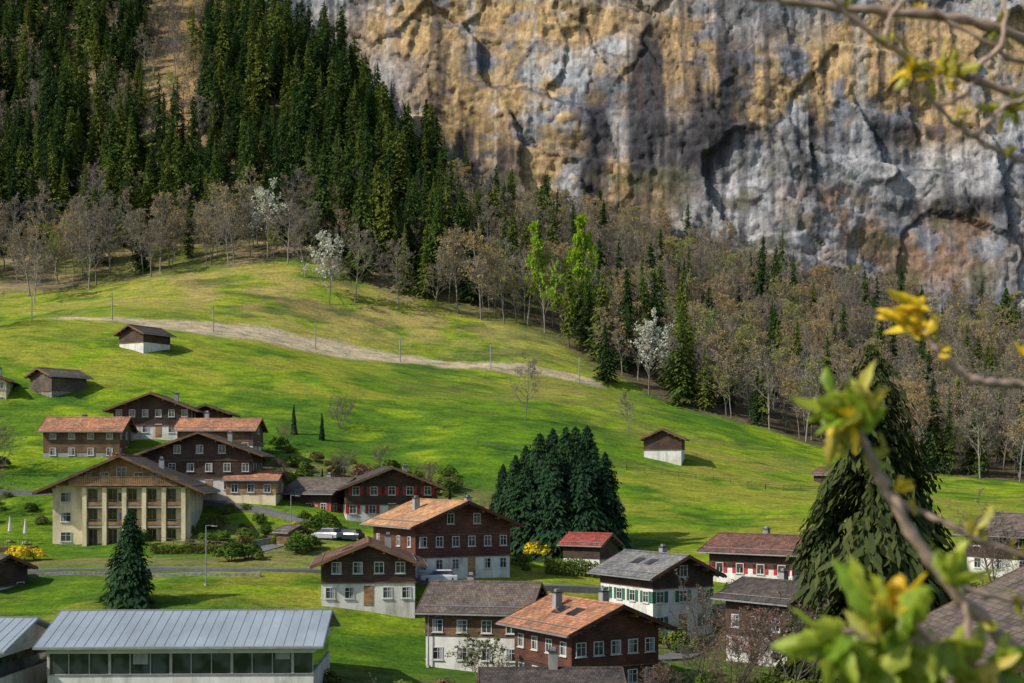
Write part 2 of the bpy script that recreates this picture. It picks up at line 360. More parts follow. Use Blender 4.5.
def conifer(name,seed,Wd=.17,L=38,nb=8,K=5,leaf='conifer',lo=.07,pw=.85,gap=.12,droop=.5,fine=1.0,irr=.35):
    r=np.random.default_rng(seed)
    t=np.repeat((np.arange(L)+r.random(L)*.8)/L,nb);t=t[r.random(len(t))>gap+.25*np.clip(t-.6,0,1)]
    nbr=len(t);an=r.random(nbr)*6.283
    side=1+irr*(vn(np.cos(an)*1.3+seed,t*7+np.sin(an)*1.3,seed)-.5)*2
    R=Wd*(1-t)**pw*side+.005
    rr=R*(.55+.55*r.random(nbr));z=lo+(1-lo)*t+(r.random(nbr)-.5)*.02
    T=np.repeat(t,K);AN=np.repeat(an,K);RR=np.repeat(rr,K);ZZ=np.repeat(z,K);s=np.tile((np.arange(K)+.6)/K,nbr)
    keep=r.random(len(T))>.1;T,AN,RR,ZZ,s=[q[keep] for q in (T,AN,RR,ZZ,s)];n=len(T)
    o=np.stack([np.cos(AN),np.sin(AN),0*AN],1);tg=np.stack([-o[:,1],o[:,0],0*AN],1)
    p=o*(RR*s)[:,None]+tg*((r.random(n)-.5)*RR*.42*(s+.3))[:,None];p[:,2]=ZZ+RR*(.15*s-droop*s*s)+(r.random(n)-.5)*.008
    a=o*(RR/K*.85)[:,None]+tg*(r.normal(size=n)*RR*.05)[:,None];a[:,2]+=-RR*.10+r.normal(size=n)*.004
    b=tg*((RR*.085*(1.2-s*.6)+.003)*fine)[:,None]+o*(r.normal(size=n)*.003)[:,None];b[:,2]+=r.normal(size=n)*.006*fine
    q=quads(p,a,b)
    tr=tubes(np.array([[0,0,-.03]]),np.array([[0,0,.97]]),np.array([.011]),np.array([.001]),6)
    v,f,mi=join([(q,1),(tr,0)])
    return mesh_np(name,v,f,[M['bark'],M[leaf]],mi)
def broad(name,seed,leaf='budbrown',nl=1.0,ls=.009,bark='bark_lt',spread=.36,n1=15,start=.22,up=.75,tw=.0013,tr=.011,multi=1):
    r=np.random.default_rng(seed);sg=[];tips=[]
    def rv(): 
        x=r.normal(size=3);return x/np.linalg.norm(x)
    def grow(p,d,L,rad,lev,ns):
        pts=[p]
        for i in range(ns):
            d=d+rv()*(.10 if lev==0 else .22)+np.array([0,0,.06*lev]);d/=np.linalg.norm(d)
            q=p+d*L/ns;r0=rad*(1-.75*i/ns);r1=rad*(1-.75*(i+1)/ns)
            sg.append((p,q,r0,r1));p=q;pts.append(p)
        return pts,d
    for mtr in range(multi):
        d0=np.array([0,0,1.])+rv()*(.04 if multi==1 else .3);d0/=np.linalg.norm(d0)
        H=.9*(1 if mtr==0 else .75+.2*r.random())
        tp,_=grow(np.array([0,0,-.02]),d0,H,tr/(1 if multi==1 else 1.4),0,8)
        for i in range(n1//multi+2):
            t=start+(1-start)*(i+r.random())/(n1//multi+2);t=min(t,.99)
            k=t*8;a=int(k);p=tp[a]*(1-(k-a))+tp[a+1]*(k-a)
            an=r.random()*6.283;d=np.array([math.cos(an),math.sin(an),up+r.random()*.5]);d/=np.linalg.norm(d)
            L=spread*(1.05-t*.75)*(.7+.5*r.random())
            bp,_=grow(p,d,L,.0048*(1.2-t*.6),1,4)
            for j in range(5):
                q=bp[1+int(r.random()*3.99)];d2=d+rv()*.9+np.array([0,0,.25]);d2/=np.linalg.norm(d2)
                cp,_=grow(q,d2,L*.5*(.6+.6*r.random()),.0024,2,2)
                for l in range(4):
                    q2=cp[1+int(r.random()*1.99)];d3=d2+rv()*.9+np.array([0,0,.2]);d3/=np.linalg.norm(d3)
                    L3=L*.24*(.6+.6*r.random());sg.append((q2,q2+d3*L3,.0016,.0009))
                    for w in range(3):
                        q3=q2+d3*L3*(.3+.7*r.random());d4=d3+rv()*.8;d4/=np.linalg.norm(d4)
                        e=q3+d4*L3*.6;sg.append((q3,e,tw,tw*.6));tips.append(e);tips.append(q3)
    p0=np.array([x[0] for x in sg]);p1=np.array([x[1] for x in sg])
    tb=tubes(p0,p1,np.array([x[2] for x in sg]),np.array([x[3] for x in sg]),3)
    tips=np.array(tips);nn=int(len(tips)*nl)
    c=tips[r.integers(0,len(tips),nn)]+r.normal(size=(nn,3))*.008
    a=r.normal(size=(nn,3));a/=np.linalg.norm(a,axis=1)[:,None];b=np.cross(a,r.normal(size=(nn,3)));b/=np.linalg.norm(b,axis=1)[:,None]
    sz=ls*(.5+r.random((nn,1)))
    q=quads(c,a*sz,b*sz*.7)
    v,f,mi=join([(tb,0),(q,1)])
    return mesh_np(name,v,f,[M[bark],M[leaf]],mi)
def shrubm(name,seed,leaf,n=900,ls=.06,flat=1.0):
    r=np.random.default_rng(seed)
    d=r.normal(size=(n,3));d/=np.linalg.norm(d,axis=1)[:,None];d[:,2]=np.abs(d[:,2])*1.2-.2
    lump=.6+.8*vn(d[:,0]*2.2+seed,d[:,1]*2.2+d[:,2]*1.7,seed)
    c=d*(.5*lump*(r.random(n)**.3))[:,None];c[:,2]=c[:,2]*flat+.38*flat
    a=r.normal(size=(n,3));a/=np.linalg.norm(a,axis=1)[:,None];b=np.cross(a,d);b/=np.linalg.norm(b,axis=1)[:,None]+1e-6
    sz=ls*(.5+r.random((n,1)));q=quads(c,a*sz,b*sz*.7)
    k=12;an=r.random(k)*6.28;p1=np.stack([np.cos(an)*.3,np.sin(an)*.3,np.full(k,.5*flat)],1)
    tb=tubes(np.zeros((k,3))+np.array([0,0,-.1]),p1,np.full(k,.02),np.full(k,.008),3)
    v,f,mi=join([(tb,0),(q,1)]);return mesh_np(name,v,f,[M['bark'],M[leaf]],mi)
CON=[conifer('conifer_a',1,.16,52,10,6),conifer('conifer_b',2,.19,52,10,6,irr=.5),conifer('conifer_c',3,.14,50,9,6,gap=.3,irr=.5),conifer('conifer_d',4,.21,48,10,6,pw=.7),conifer('conifer_e',5,.17,50,8,6,gap=.4,lo=.25,irr=.7),conifer('conifer_f',6,.13,50,10,6,pw=.6,irr=.5,lo=.15)]
CONN=[conifer('near_conifer_a',11,.25,95,20,10,'conif_dk',.0,.72,.05,.35,.8,.4),conifer('near_conifer_b',12,.28,95,20,10,'conif_dk',.0,.68,.05,.35,.8,.45)]
OLV=conifer('olive_conifer',13,.22,110,18,12,'conif_olive',.0,.5,.2,.4,.7,.75)
BAR=[broad('bare_a',21,'budbrown',.25),broad('bare_b',22,'budbrown',.5,spread=.3,up=.9),broad('bare_c',23,'budorange',.3,spread=.34)]
ORG=[broad('orange_a',31,'budorange',.8,.008,up=.9,spread=.3,start=.35),broad('orange_b',32,'budorange',.6,.008,start=.3),broad('orange_c',33,'limey',.9,.008,start=.25,up=.9)]
LIM=[broad('lime_a',41,'lime',2.8,.010,up=.9,spread=.25,start=.12),broad('lime_b',42,'limey',1.6,.010,up=.8,spread=.28)]
BLO=[broad('blossom_a',51,'blossom',1.8,.011,spread=.42,multi=1),broad('blossom_b',52,'blossom',1.4,.011,spread=.4)]
NBAR=[broad('garden_bare_a',61,'budbrown',.15,.010,'bark',.45,18,.12,.6,.0016,.016,3),broad('garden_bare_b',62,'redbr',.5,.009,'bark',.45,18,.1,.7,.0016,.014,3)]
SHR=[shrubm('shrub_a',71,'shrub'),shrubm('shrub_b',72,'shrub',700,.07),shrubm('shrub_c',75,'shrub',1200,.045)]
YEL=shrubm('forsythia',73,'yellow',900,.06)
REDS=shrubm('red_shrub',74,'redbr',700,.06)
def scatter(parent,child_mesh,pts,name):
    if not pts: return
    vs=[];fs=[]
    for (x,y,z,s,a) in pts:
        h=s*.7071;b=len(vs)
        for k in range(4): vs.append((x+h*math.cos(a+k*1.5708),y+h*math.sin(a+k*1.5708),z))
        fs.append((b,b+1,b+2,b+3))
    me=bpy.data.meshes.new(name+'_points');me.from_pydata(vs,[],fs)
    p=obj(name+'_stand',me,parent);p.instance_type='FACES';p.use_instance_faces_scale=True;p.instance_faces_scale=1
    p.show_instancer_for_render=False;p.show_instancer_for_viewport=False
    obj(name,child_mesh,p)
buckets={}
def add(kind,i,x,y,h):
    buckets.setdefault((kind,i),[]).append((x,y,gz(x,y)-.3,h,random.random()*6.28))
sp=5.8
yy=300
while yy<640:
    xx=-275
    while xx<275:
        x=xx+random.uniform(-.55,.55)*sp;y=yy+random.uniform(-.55,.55)*sp
        xx+=sp
        u=x/y
        if abs(u)>.47: continue
        e=float(edge(x));byc=float(np.interp(x,BX,BYV))
        if y<e+2 or y>byc-5: continue
        nz=float(vn(np.array(x/20.),np.array(y/20.),9));nh=float(vn(np.array(x/13.),np.array(y/13.),19));rnd=random.random()
        if x<-18-(y-370)*.05:
            if y<e+30 and u<-.10: pc=.12
            elif -.262<u<-.220 and y>450: pc=.12
            elif u<-.29: pc=.45+.5*(nz>.45)
            elif u>-.2: pc=.97
            else: pc=.75+.24*(nz>.38)
            if rnd<pc:
                if random.random()<.05: continue
                add('con',random.randrange(6),x,y,random.uniform(13,29)*(.75+.6*nh)*(.85 if y<e+30 else 1))
            else:
                if -.262<u<-.220 and y>450 and random.random()<.5: continue
                q=random.random()
                if q<.66: add('bar',random.randrange(3),x,y,random.uniform(14,23))
                elif q<.95: add('org',random.randrange(3),x,y,random.uniform(11,18))
                else: add('lim',1,x,y,random.uniform(9,14))
        else:
            pc=.09+.5*(nz>.74)
            if x<15 and y>400: pc=.5
            if y>e+80: pc*=.6
            warm=(-20<x<15 and y<430) or (50<x<100) or x>135
            if rnd<pc: add('con',random.randrange(6),x,y,random.uniform(13,27))
            elif rnd<.90:
                q=random.random();tb_=.5 if warm and nz>.35 else .76
                if q<tb_: add('bar',random.randrange(3),x,y,random.uniform(12,21))
                elif q<.94: add('org',random.randrange(2) if random.random()<.7 else 2,x,y,random.uniform(12,22))
                else: add('lim',1,x,y,random.uniform(9,15))
    yy+=sp
tab={'con':('conifer_forest','spruce_tree',CON),'bar':('bare_woodland','bare_tree',BAR),'org':('budding_woodland','budding_tree',ORG),'lim':('leafing_woodland','leafing_tree',LIM)}
for kd,(pn,cn,ms) in tab.items():
    E=obj(pn,None)
    for i,mm in enumerate(ms): scatter(E,mm,buckets.get((kd,i),[]),cn)
def tree(name,mesh,x,y,h,wx=1.0,dz=-.2):
    return obj(name,mesh,None,(x,y,gz(x,y)+dz),random.random()*6.28,(h*wx,h*wx,h))
for x,y,h,w in [(-40,372,30,.9),(-52,384,31,.9),(-28,380,29,.9),(-20,376,30,.9),(-66,392,32,.9),(-84,396,30,.9),(-76,404,33,.9),(43,352,31,.9),(33,356,29,1),(22.5,338,15,1.2),(46,334,16,1.3),(52,345,20,1),(95,316,22,1),(-34,384,27,1),(-45,390,34,.9),(-58,398,30,1)]:
    tree('spruce_tree',CON[random.randrange(4)],x,y,h,w)
for x,y,h in [(8.5,362,32),(16,366,30),(19,372,34)]: tree('larch_tree',LIM[0],x,y,h,.65)
for x,y,h,i in [(-66,378,20,0),(-46,352,19,1),(33,337,19,0)]: tree('blossoming_cherry_tree',BLO[i],x,y,h)
for x,y,h in [(-40,356,20),(-29,358,19),(-60,374,17),(-54,366,16),(-20,362,17),(-75,371,15),(-95,368,16),(-110,364,17),(-124,360,20),(-120,352,18)]: tree('bare_tree',BAR[random.randrange(2)],x,y,h,1.2)
for x,y,h in [(60,326,21),(68,324,23),(76,322,20),(85,318,22),(52,332,18),(92,315,19),(104,311,21),(112,309,20),(-14,364,22),(-8,362,24),(-2,362,21),(4,364,22)]: tree('budding_tree',ORG[random.randrange(2)] if random.random()<.7 else BAR[1],x,y,h)
tree('bare_tree',BAR[0],2.5,270,13,1.1);tree('bare_tree',BAR[1],23,275,9,1.1);tree('bare_tree',NBAR[0],-31,252,7,1.1)
for x,y,h,w,i in [(.5,188,13,1.05,0),(3.8,190,16,1.0,1),(7.2,187,17,1.0,0),(10.2,189,16.8,1.05,1),(-1.2,191,11.5,1,0),(5.5,184,14.5,1.15,1),(12.4,186,13.5,1.15,0),(2,185,12,1.2,1),(9.3,184,14,1.15,0),(5.6,192,16.5,1.1,0),(8.7,193,16.5,1.1,1),(1.9,193,14,1.1,0)]:
    tree('spruce_tree',CONN[i],x,y,h,w)
tree('spruce_tree',CONN[0],-39,143,9.8,1.15)
tree('spruce_tree',OLV,31.3,122,29.5,.85);tree('spruce_tree',OLV,36,127,22,.95);tree('spruce_tree',OLV,28,124,18,.9)
for x,y,h in [(-38,244,5.5),(-33,243,5),(-9.5,213,4.5),(-7,213,4),(-29,214,4)]: tree('columnar_cypress',CONN[0],x,y,h,.45)
for x,y,h,i in [(-20,122,8.5,1),(-22.5,120,7,1),(24,119,9,0),(20,122,8,1),(38,112,10,0),(31,141,9,0),(-70,169,12,0),(-80,215,12,0),(-118,300,20,0),(19.5,142,8,0),(-58,205,6,0),(-36,214,5,1),(-27,222,6,0),(-3,206,5,0),(41,150,10,0),(55,160,11,0),(60,150,9,1),(48,172,9,0),(-74,196,9,0),(22.5,131,7,0),(16,121,6.5,0),(18,116,7,1),(12,113,5,1),(29,127,8,0),(34,146,9,1),(-10,113,4,0),(-38,236,5,0),(-22,232,5,0),(-14,226,5,1)]:
    tree('bare_garden_tree',NBAR[i],x,y,h,1.1)
tree('olive_green_garden_tree',broad('garden_leafy',63,'shrub',1.1,.012,'bark',.45,16,.2,.5,.0016,.018,2),-2.6,124,5.5,1.2)
for x,y,h in [(-60,171,2.6),(-58.5,172,2),(-13,214,2.2),(-11.5,216,1.5),(3.2,181,3.0),(-4,213,1.6),(-34,219,1.4),(-30,193,1.3),(-20,225,1.6)]: obj('forsythia_bush',YEL,None,(x,y,gz(x,y)-.2),random.random()*6,(h*1.2,h*1.2,h))
for x,y,h in [(-27,214,3),(30,118,2.5),(-6,121,2),(-24,224,3),(-62,220,2.5)]: obj('red_leaved_shrub',REDS,None,(x,y,gz(x,y)-.2),random.random()*6,(h*1.2,h*1.2,h))
zones=[(-42,-10,212,232,46),(-48,-24,178,200,38),(-34,-24,166,178,10),(-30,-8,112,124,12),(12,42,110,126,22),(8,24,141,150,10),(-8,2,152,160,6),(20,62,150,164,28),(-84,-62,170,222,20),(-4,20,170,176,9),(-50,-30,233,240,8),(14,40,140,147,14)]
for (a,b,c_,d_,n_) in zones:
    for i in range(n_):
        x=random.uniform(a,b);y=random.uniform(c_,d_);h=random.uniform(.6,2.6)
        obj('garden_shrub',SHR[random.randrange(3)],None,(x,y,gz(x,y)-.15),random.random()*6,(h*random.uniform(.9,1.6),h*random.uniform(.9,1.6),h))
# ---------------------------------------------------------------- structures
class Bld:
    def __init__(s,name): s.name=name;s.p={}
    def part(s,n,mat): return s.p.setdefault(n,[[],[],mat,[]])
    def poly(s,n,mat,vs,fs,uvs=None):
        P=s.part(n,mat);b=len(P[0]);P[0]+=list(vs)
        for i,f in enumerate(fs):
            P[1].append(tuple(k+b for k in f));P[3].append(uvs[i] if uvs else [(vs[k][0]+vs[k][1],vs[k][2]) for k in f])
    def box(s,n,mat,x0,x1,y0,y1,z0,z1):
        vs=[(x0,y0,z0),(x1,y0,z0),(x1,y1,z0),(x0,y1,z0),(x0,y0,z1),(x1,y0,z1),(x1,y1,z1),(x0,y1,z1)]
        s.poly(n,mat,vs,[(0,3,2,1),(4,5,6,7),(0,1,5,4),(1,2,6,5),(2,3,7,6),(3,0,4,7)])
    def cyl(s,n,mat,x,y,z0,z1,r0,r1=None,k=10):
        r1=r0 if r1 is None else r1
        vs=[(x+r0*math.cos(i*6.283/k),y+r0*math.sin(i*6.283/k),z0) for i in range(k)]+[(x+r1*math.cos(i*6.283/k),y+r1*math.sin(i*6.283/k),z1) for i in range(k)]
        s.poly(n,mat,vs,[(i,(i+1)%k,k+(i+1)%k,k+i) for i in range(k)]+[tuple(range(k))[::-1],tuple(range(k,2*k))])
    def finish(s,x,y,z,rot):
        E=obj(s.name,None,None,(x,y,z),math.radians(rot))
        for n,(v,f,mat,uv) in s.p.items():
            me=bpy.data.meshes.new(n);me.from_pydata(v,[],f)
            ul=me.uv_layers.new(name='UVMap');i=0
            flat=[c for pu in uv for c in pu]
            ul.data.foreach_set('uv',np.array(flat,dtype=np.float32).ravel())
            me.materials.append(mat);obj(n,me,E)
        return E
def slab(B,n,mat,a,b,y0,y1,t=.2):
    L=math.hypot(b[0]-a[0],b[1]-a[1])
    vs=[(a[0],y0,a[1]),(a[0],y1,a[1]),(b[0],y1,b[1]),(b[0],y0,b[1])]
    vs+=[(p[0],p[1],p[2]-t) for p in vs]
    W_=y1-y0
    fs=[(0,1,2,3),(7,6,5,4),(0,3,7,4),(1,5,6,2),(3,2,6,7),(0,4,5,1)]
    uv=[[(0,0),(W_,0),(W_,L),(0,L)],[(0,0)]*4,[(0,0)]*4,[(0,0)]*4,[(0,0)]*4,[(0,0)]*4]
    B.poly(n,mat,vs,fs,uv)
def face_box(B,n,mat,f,w,l,u,z,du,dz,o0,o1):
    if f=='f': B.box(n,mat,u-du/2,u+du/2,-l/2-o1,-l/2-o0,z-dz/2,z+dz/2)
    if f=='b': B.box(n,mat,u-du/2,u+du/2,l/2+o0,l/2+o1,z-dz/2,z+dz/2)
    if f=='r': B.box(n,mat,w/2+o0,w/2+o1,u-du/2,u+du/2,z-dz/2,z+dz/2)
    if f=='l': B.box(n,mat,-w/2-o1,-w/2-o0,u-du/2,u+du/2,z-dz/2,z+dz/2)
def window(B,f,w,l,u,z,ww,wh,e,shut=None,fr='white'):
    face_box(B,'window_panes',M['glass'],f,w,l,u,z,ww,wh,e-.05,e+.02)
    t=.075
    for s in (-1,1):
        face_box(B,'window_frames',M[fr],f,w,l,u+s*(ww/2),z,t,wh+t,e-.02,e+.07)
        face_box(B,'window_frames',M[fr],f,w,l,u,z+s*(wh/2),ww-t,t,e-.02,e+.067)
    face_box(B,'window_frames',M[fr],f,w,l,u,z,.05,wh-t,e-.02,e+.05)
    face_box(B,'window_frames',M[fr],f,w,l,u,z+wh*.15,ww-t,.035,e-.02,e+.045)
    face_box(B,'window_sills',M[fr],f,w,l,u,z-wh/2-.09,ww+.25,.06,e-.02,e+.16)
    if shut:
        for s in (-1,1): face_box(B,'shutters',M[shut],f,w,l,u+s*(ww/2+.31),z,.46,wh+.05,e-.02,e+.06)
    elif random.random()<.5:
        face_box(B,'curtains',M['greyst'],f,w,l,u+random.choice((-1,1))*ww*.3,z,ww*.3,wh*.9,e+.022,e+.03)
def balcony(B,f,w,l,z,u0,u1,dep=1.15,mat='woodmid',step=.24):
    L=u1-u0;uc=(u0+u1)/2
    face_box(B,'balcony_floor',M[mat],f,w,l,uc,z-.08,L,.16,.0,dep)
    face_box(B,'balcony_rail',M[mat],f,w,l,uc,z+1.0,L,.10,dep-.12,dep+.02)
    k=int(L/step)
    for i in range(k+1): face_box(B,'balcony_boards',M[mat],f,w,l,u0+.08+i*(L-.16)/k,z+.475,.16,.95,dep-.08,dep-.03)
    for i in range(0,int(L/1.6)):
        if random.random()<.35: face_box(B,'flower_boxes',M['redbr'] if i%2 else M['shrub'],f,w,l,u0+.9+i*1.6,z+1.12,.9,.16,dep-.1,dep+.14)
def house(name,x,y,rot,w,l,eave,pitch=22,ov=1.0,ovf=1.1,lo=2.4,mlo='stucco',mhi='wood',roof='t_brown',nf=4,ns=4,shut=None,balc=(),z=None,chim=((.22,.1),),fl=None,ww=.95,wh=1.15,fr='white',dz=0,bm='woodmid',wins=True,fdepth=4,fin=True,sky=0):
    B=Bld(name);tn=math.tan(math.radians(pitch));H=eave+tn*w/2;e=.06
    B.box('ground_floor_walls',M[mlo],-w/2,w/2,-l/2,l/2,-fdepth,lo)
    a=w/2+e;bq=l/2+e
    pts=[(-a,lo),(a,lo),(a,eave-e*tn),(0,H),(-a,eave-e*tn)]
    vs=[(p[0],-bq,p[1]) for p in pts]+[(p[0],bq,p[1]) for p in pts]
    B.poly('upper_walls',M[mhi],vs,[(0,1,2,3,4),(9,8,7,6,5)]+[(i,i+5,(i+1)%5+5,(i+1)%5) for i in range(5)])
    for zz in np.arange(lo+.02,eave-1,2.6):
        face_box(B,'log_band',M['woodmid'],'f',w,l,0,zz,w+.3,.14,e+.001,e+.09)
    T=.2;zt=H+.04+T
    for s in (-1,1):
        xo=s*(w/2+ov);slab(B,'roof',M[roof],(0,zt),(xo,zt-abs(xo)*tn),-l/2-ovf,l/2+ovf,T)
        gx0,gx1=sorted((xo,xo+s*.14));ze=zt-abs(xo)*tn
        B.box('gutters',M['metal'],gx0,gx1,-l/2-ovf,l/2+ovf,ze-.20,ze-.06)
        xs=s*(w/2+ov)*.82;zs=zt-abs(xs)*tn
        B.box('snow_guard',M['metal'],xs-.03,xs+.03,-l/2-ovf+.3,l/2+ovf-.3,zs+.08,zs+.14)
        for i in range(int(l/1.5)): B.box('snow_guard',M['metal'],xs-.02,xs+.02,-l/2+i*1.5,-l/2+i*1.5+.04,zs-.02,zs+.08)
        for ys in (-1,1):
            y0=ys*(l/2+ovf);ya,yb=sorted((y0,y0+ys*.06))
            vs=[(0,ya,zt+.05),(xo,ya,ze+.05),(xo,ya,ze-.32),(0,ya,zt-.32),(0,yb,zt+.05),(xo,yb,ze+.05),(xo,yb,ze-.32),(0,yb,zt-.32)]
            B.poly('barge_boards',M['woodmid'] if mhi!='woodred' else M['woodred'],vs,[(0,1,2,3),(4,5,6,7),(0,1,5,4),(1,2,6,5),(2,3,7,6),(3,0,4,7)])
        for k in (.33,.66,.97):
            px=s*w/2*k;zz=H-abs(px)*tn-.05
            for ys in (-1,1):
                ya,yb=sorted((ys*(l/2+e),ys*(l/2+ovf-.05)))
                B.box('purlins',M['woodmid'],px-.1,px+.1,ya,yb,zz-.26,zz-.02)
        nr=int((l+2*ovf)/.9)
        for i in range(nr):
            yr=-l/2-ovf+.3+i*.9;xi=s*(w/2+e);xq=s*(w/2+ov-.05)
            zi=zt-T-abs(xi)*tn;zq=zt-T-abs(xq)*tn
            B.poly('rafters',M['woodmid'],[(xi,yr,zi-.01),(xq,yr,zq-.01),(xq,yr,zq-.14),(xi,yr,zi-.16),(xi,yr+.12,zi-.01),(xq,yr+.12,zq-.01),(xq,yr+.12,zq-.14),(xi,yr+.12,zi-.16)],[(0,1,2,3),(4,5,6,7),(0,1,5,4),(1,2,6,5),(2,3,7,6),(3,0,4,7)])
    B.poly('ridge_cap',M[roof],[(-.22,-l/2-ovf-.02,zt-.04),(0,-l/2-ovf-.02,zt+.09),(.22,-l/2-ovf-.02,zt-.04),(-.22,l/2+ovf+.02,zt-.04),(0,l/2+ovf+.02,zt+.09),(.22,l/2+ovf+.02,zt-.04)],[(0,1,4,3),(1,2,5,4),(0,2,1),(3,4,5)])
    for i in range(sky):
        xa=-(w/2)*.35;xb=-(w/2)*.62;ya=-l*.25+i*2.4
        B.poly('skylights',M['glass'],[(xa,ya,zt-abs(xa)*tn+.08),(xb,ya,zt-abs(xb)*tn+.08),(xb,ya+1.3,zt-abs(xb)*tn+.08),(xa,ya+1.3,zt-abs(xa)*tn+.08),(xa,ya,zt-abs(xa)*tn-.02),(xb,ya,zt-abs(xb)*tn-.02),(xb,ya+1.3,zt-abs(xb)*tn-.02),(xa,ya+1.3,zt-abs(xa)*tn-.02)],[(0,1,2,3),(0,1,5,4),(1,2,6,5),(2,3,7,6),(3,0,4,7)])
    for (fx,fy) in chim:
        xx=fx*w;yv=fy*l;zb=H-abs(xx)*tn-.3
        B.box('chimney',M['greyst'],xx-.34,xx+.34,yv-.34,yv+.34,zb,zb+1.8)
        B.box('chimney_cap',M['t_dark'],xx-.45,xx+.45,yv-.45,yv+.45,zb+1.82,zb+1.9)
        B.box('chimney_pot',M['metal'],xx-.2,xx+.2,yv-.2,yv+.2,zb+1.9,zb+2.15)
    if wins:
        if fl is None:
            fl=[];zz=1.35
            while zz+.7<H-.6: fl.append(zz);zz+=2.65
        for zc in fl:
            ee=e if zc>lo else 0
            for f in 'fb':
                hw=w/2-.9 if zc+.8<eave else (H-zc-wh/2-.35)/tn-.5
                if hw<.5: continue
                k=max(1,round(nf*hw/(w/2-.9))) if hw<w/2-1 else nf
                for i in range(k):
                    u=0 if k==1 else -hw+2*hw*i/(k-1)
                    if zc==fl[0] and f=='f' and i==k//2 and k>2:
                        face_box(B,'door',M['woodlt'],f,w,l,u,1.05,1.0,2.1,ee-.02,ee+.05)
                        face_box(B,'door_frame',M[fr],f,w,l,u,2.16,1.2,.1,ee-.02,ee+.08)
                    else: window(B,f,w,l,u,zc,ww,wh,ee,shut if hw>1 else None,fr)
            if zc+.7<eave:
                for f in 'lr':
                    for i in range(ns):
                        u=-l/2+l*(i+.5)/ns
                        window(B,f,w,l,u,zc,ww,wh,ee,shut,fr)
    r=math.radians(rot);fx_,fy_=x+math.sin(r)*l/2,y-math.cos(r)*l/2
    z0=(gz(fx_,fy_)+gz(x,y))/2 if z is None else z
    if fin: return B.finish(x,y,z0+dz,rot)
    return B,z0+dz
# village houses
house('timber_chalet',-8.6,169,28,12.2,12.5,6.0,22,1.2,1.4,2.2,'stucco','woodred','t_tan',6,4,None,(('f',2.6,-6,6),('f',5.3,-4.8,4.8)),z=-12.3,chim=((-.22,.1),(.2,-.2)),ww=.85)
house('timber_chalet',-15.7,153,6,9.8,10.5,4.5,22,1.2,1.3,2.4,'stucco','wood','t_redbrown',5,3,None,(('f',2.55,-4.8,4.8),),z=-14.3,sky=1)
house('timber_chalet',15.6,152,30,7.8,9.8,6.3,25,1.0,1.1,4.9,'stucco','wood','t_grey',3,4,'green',(('f',5.2,-3.8,3.8),),z=-17.3,sky=2)
house('timber_chalet',6.6,126,30,9.0,9.6,5.7,22,1.2,1.3,2.3,'wood','woodred','t_orange',5,4,None,(('f',2.5,-4.4,4.4),('f',5.0,-3.4,3.4)),z=-19.4,chim=((-.2,.2),(.15,-.1)),sky=2)
house('stucco_house',-2.6,138,78,9.4,9.6,5.5,25,.9,.8,3.0,'stucco','woodmid','t_brown',3,4,None,(),z=-18.9,chim=((.2,.2),))
house('timber_chalet',25.6,134,38,6.6,7.6,6.3,22,1.0,1.0,2.6,'stucco','wood','t_dark',3,3,None,(('f',2.8,-3.2,3.2),('r',4.6,-3.5,3.5)),z=-18.4)
house('timber_chalet',31,170,52,8.6,11,3.4,21,1.0,1.2,1.4,'stucco','wood','t_redbrown',4,4,'red',(('f',2.2,-4,4),),z=-13.1)
house('garden_shed',10,179,58,4.6,5.2,2.1,26,.6,.6,.3,'stucco','wood','t_red',1,1,None,(),z=-11.5,chim=(),wins=False)
house('timber_chalet',-18.6,208,12,13,12,4.6,22,1.3,1.4,2.0,'stucco','wood','t_dark',5,4,'red',(('f',2.4,-6.3,6.3),),z=-7.0)
house('timber_chalet',-27.8,210,62,9,8,3.6,22,1.1,1.1,1.8,'greyst','wood','t_brown',3,3,'red',(),z=-6.8)
house('timber_chalet',-46,211,4,15,14,6.2,20,1.8,1.6,2.4,'stucco','wood','t_dark',6,4,None,(('f',5.4,-7,7),('f',2.7,-7,7)),z=-3.6)
house('timber_chalet',-60.5,240,3,12.5,12,4.8,21,1.6,1.4,2.0,'stucco','wood','t_dark',6,4,None,(('f',2.4,-6,6),),z=5.5)
house('timber_chalet',-52.5,244,3,6,9,4.4,20,1.2,1.2,2.0,'stucco','wood','t_dark',2,3,None,(),z=5.5,chim=())
house('timber_house',-69.2,229,92,9,12,4.8,24,.9,.8,1.2,'greyst','woodmid','t_orange',3,4,None,(),z=1.6)
house('long_house',-47,226,88,7.5,12,4.0,24,.7,.7,1.5,'stucco','woodmid','t_orange',3,5,None,(),z=2.4,chim=((.1,.2),))
house('garden_house',-37.8,206,88,5.4,7.2,2.6,22,.6,.6,.5,'cream','woodlt','t_orange',2,3,None,(),z=-4.0,chim=())
house('hay_barn',-82.9,256,-35,6,7.5,3.4,22,.9,.9,.6,'stone','woodgrey','t_brown',2,0,None,(),z=13.6,chim=(),wins=False)
house('hay_barn',-75,286,-30,6.6,7.5,3.6,24,.9,.9,1.7,'stucco','wood','t_dark',2,2,None,(),z=24,chim=(),wins=False)
house('hay_barn',28.2,259,-12,6.8,6.8,3.4,24,.8,.8,1.3,'stucco','wood','t_dark',2,2,None,(),z=2.4,chim=(),wins=False)
house('garden_shed',-27.7,177,40,2.8,3,1.7,24,.4,.4,.2,'stone','woodmid','t_brown',1,1,None,(),chim=(),wins=False)
house('cream_house',-94,252,10,7,8,5,24,.8,.8,5.2,'cream','cream','t_red',3,3,None,(),z=11)
house('timber_chalet',-57.5,153,60,6,6,3.6,22,.8,.8,1.6,'stucco','wood','t_brown',2,2,None,(),z=-14.2)
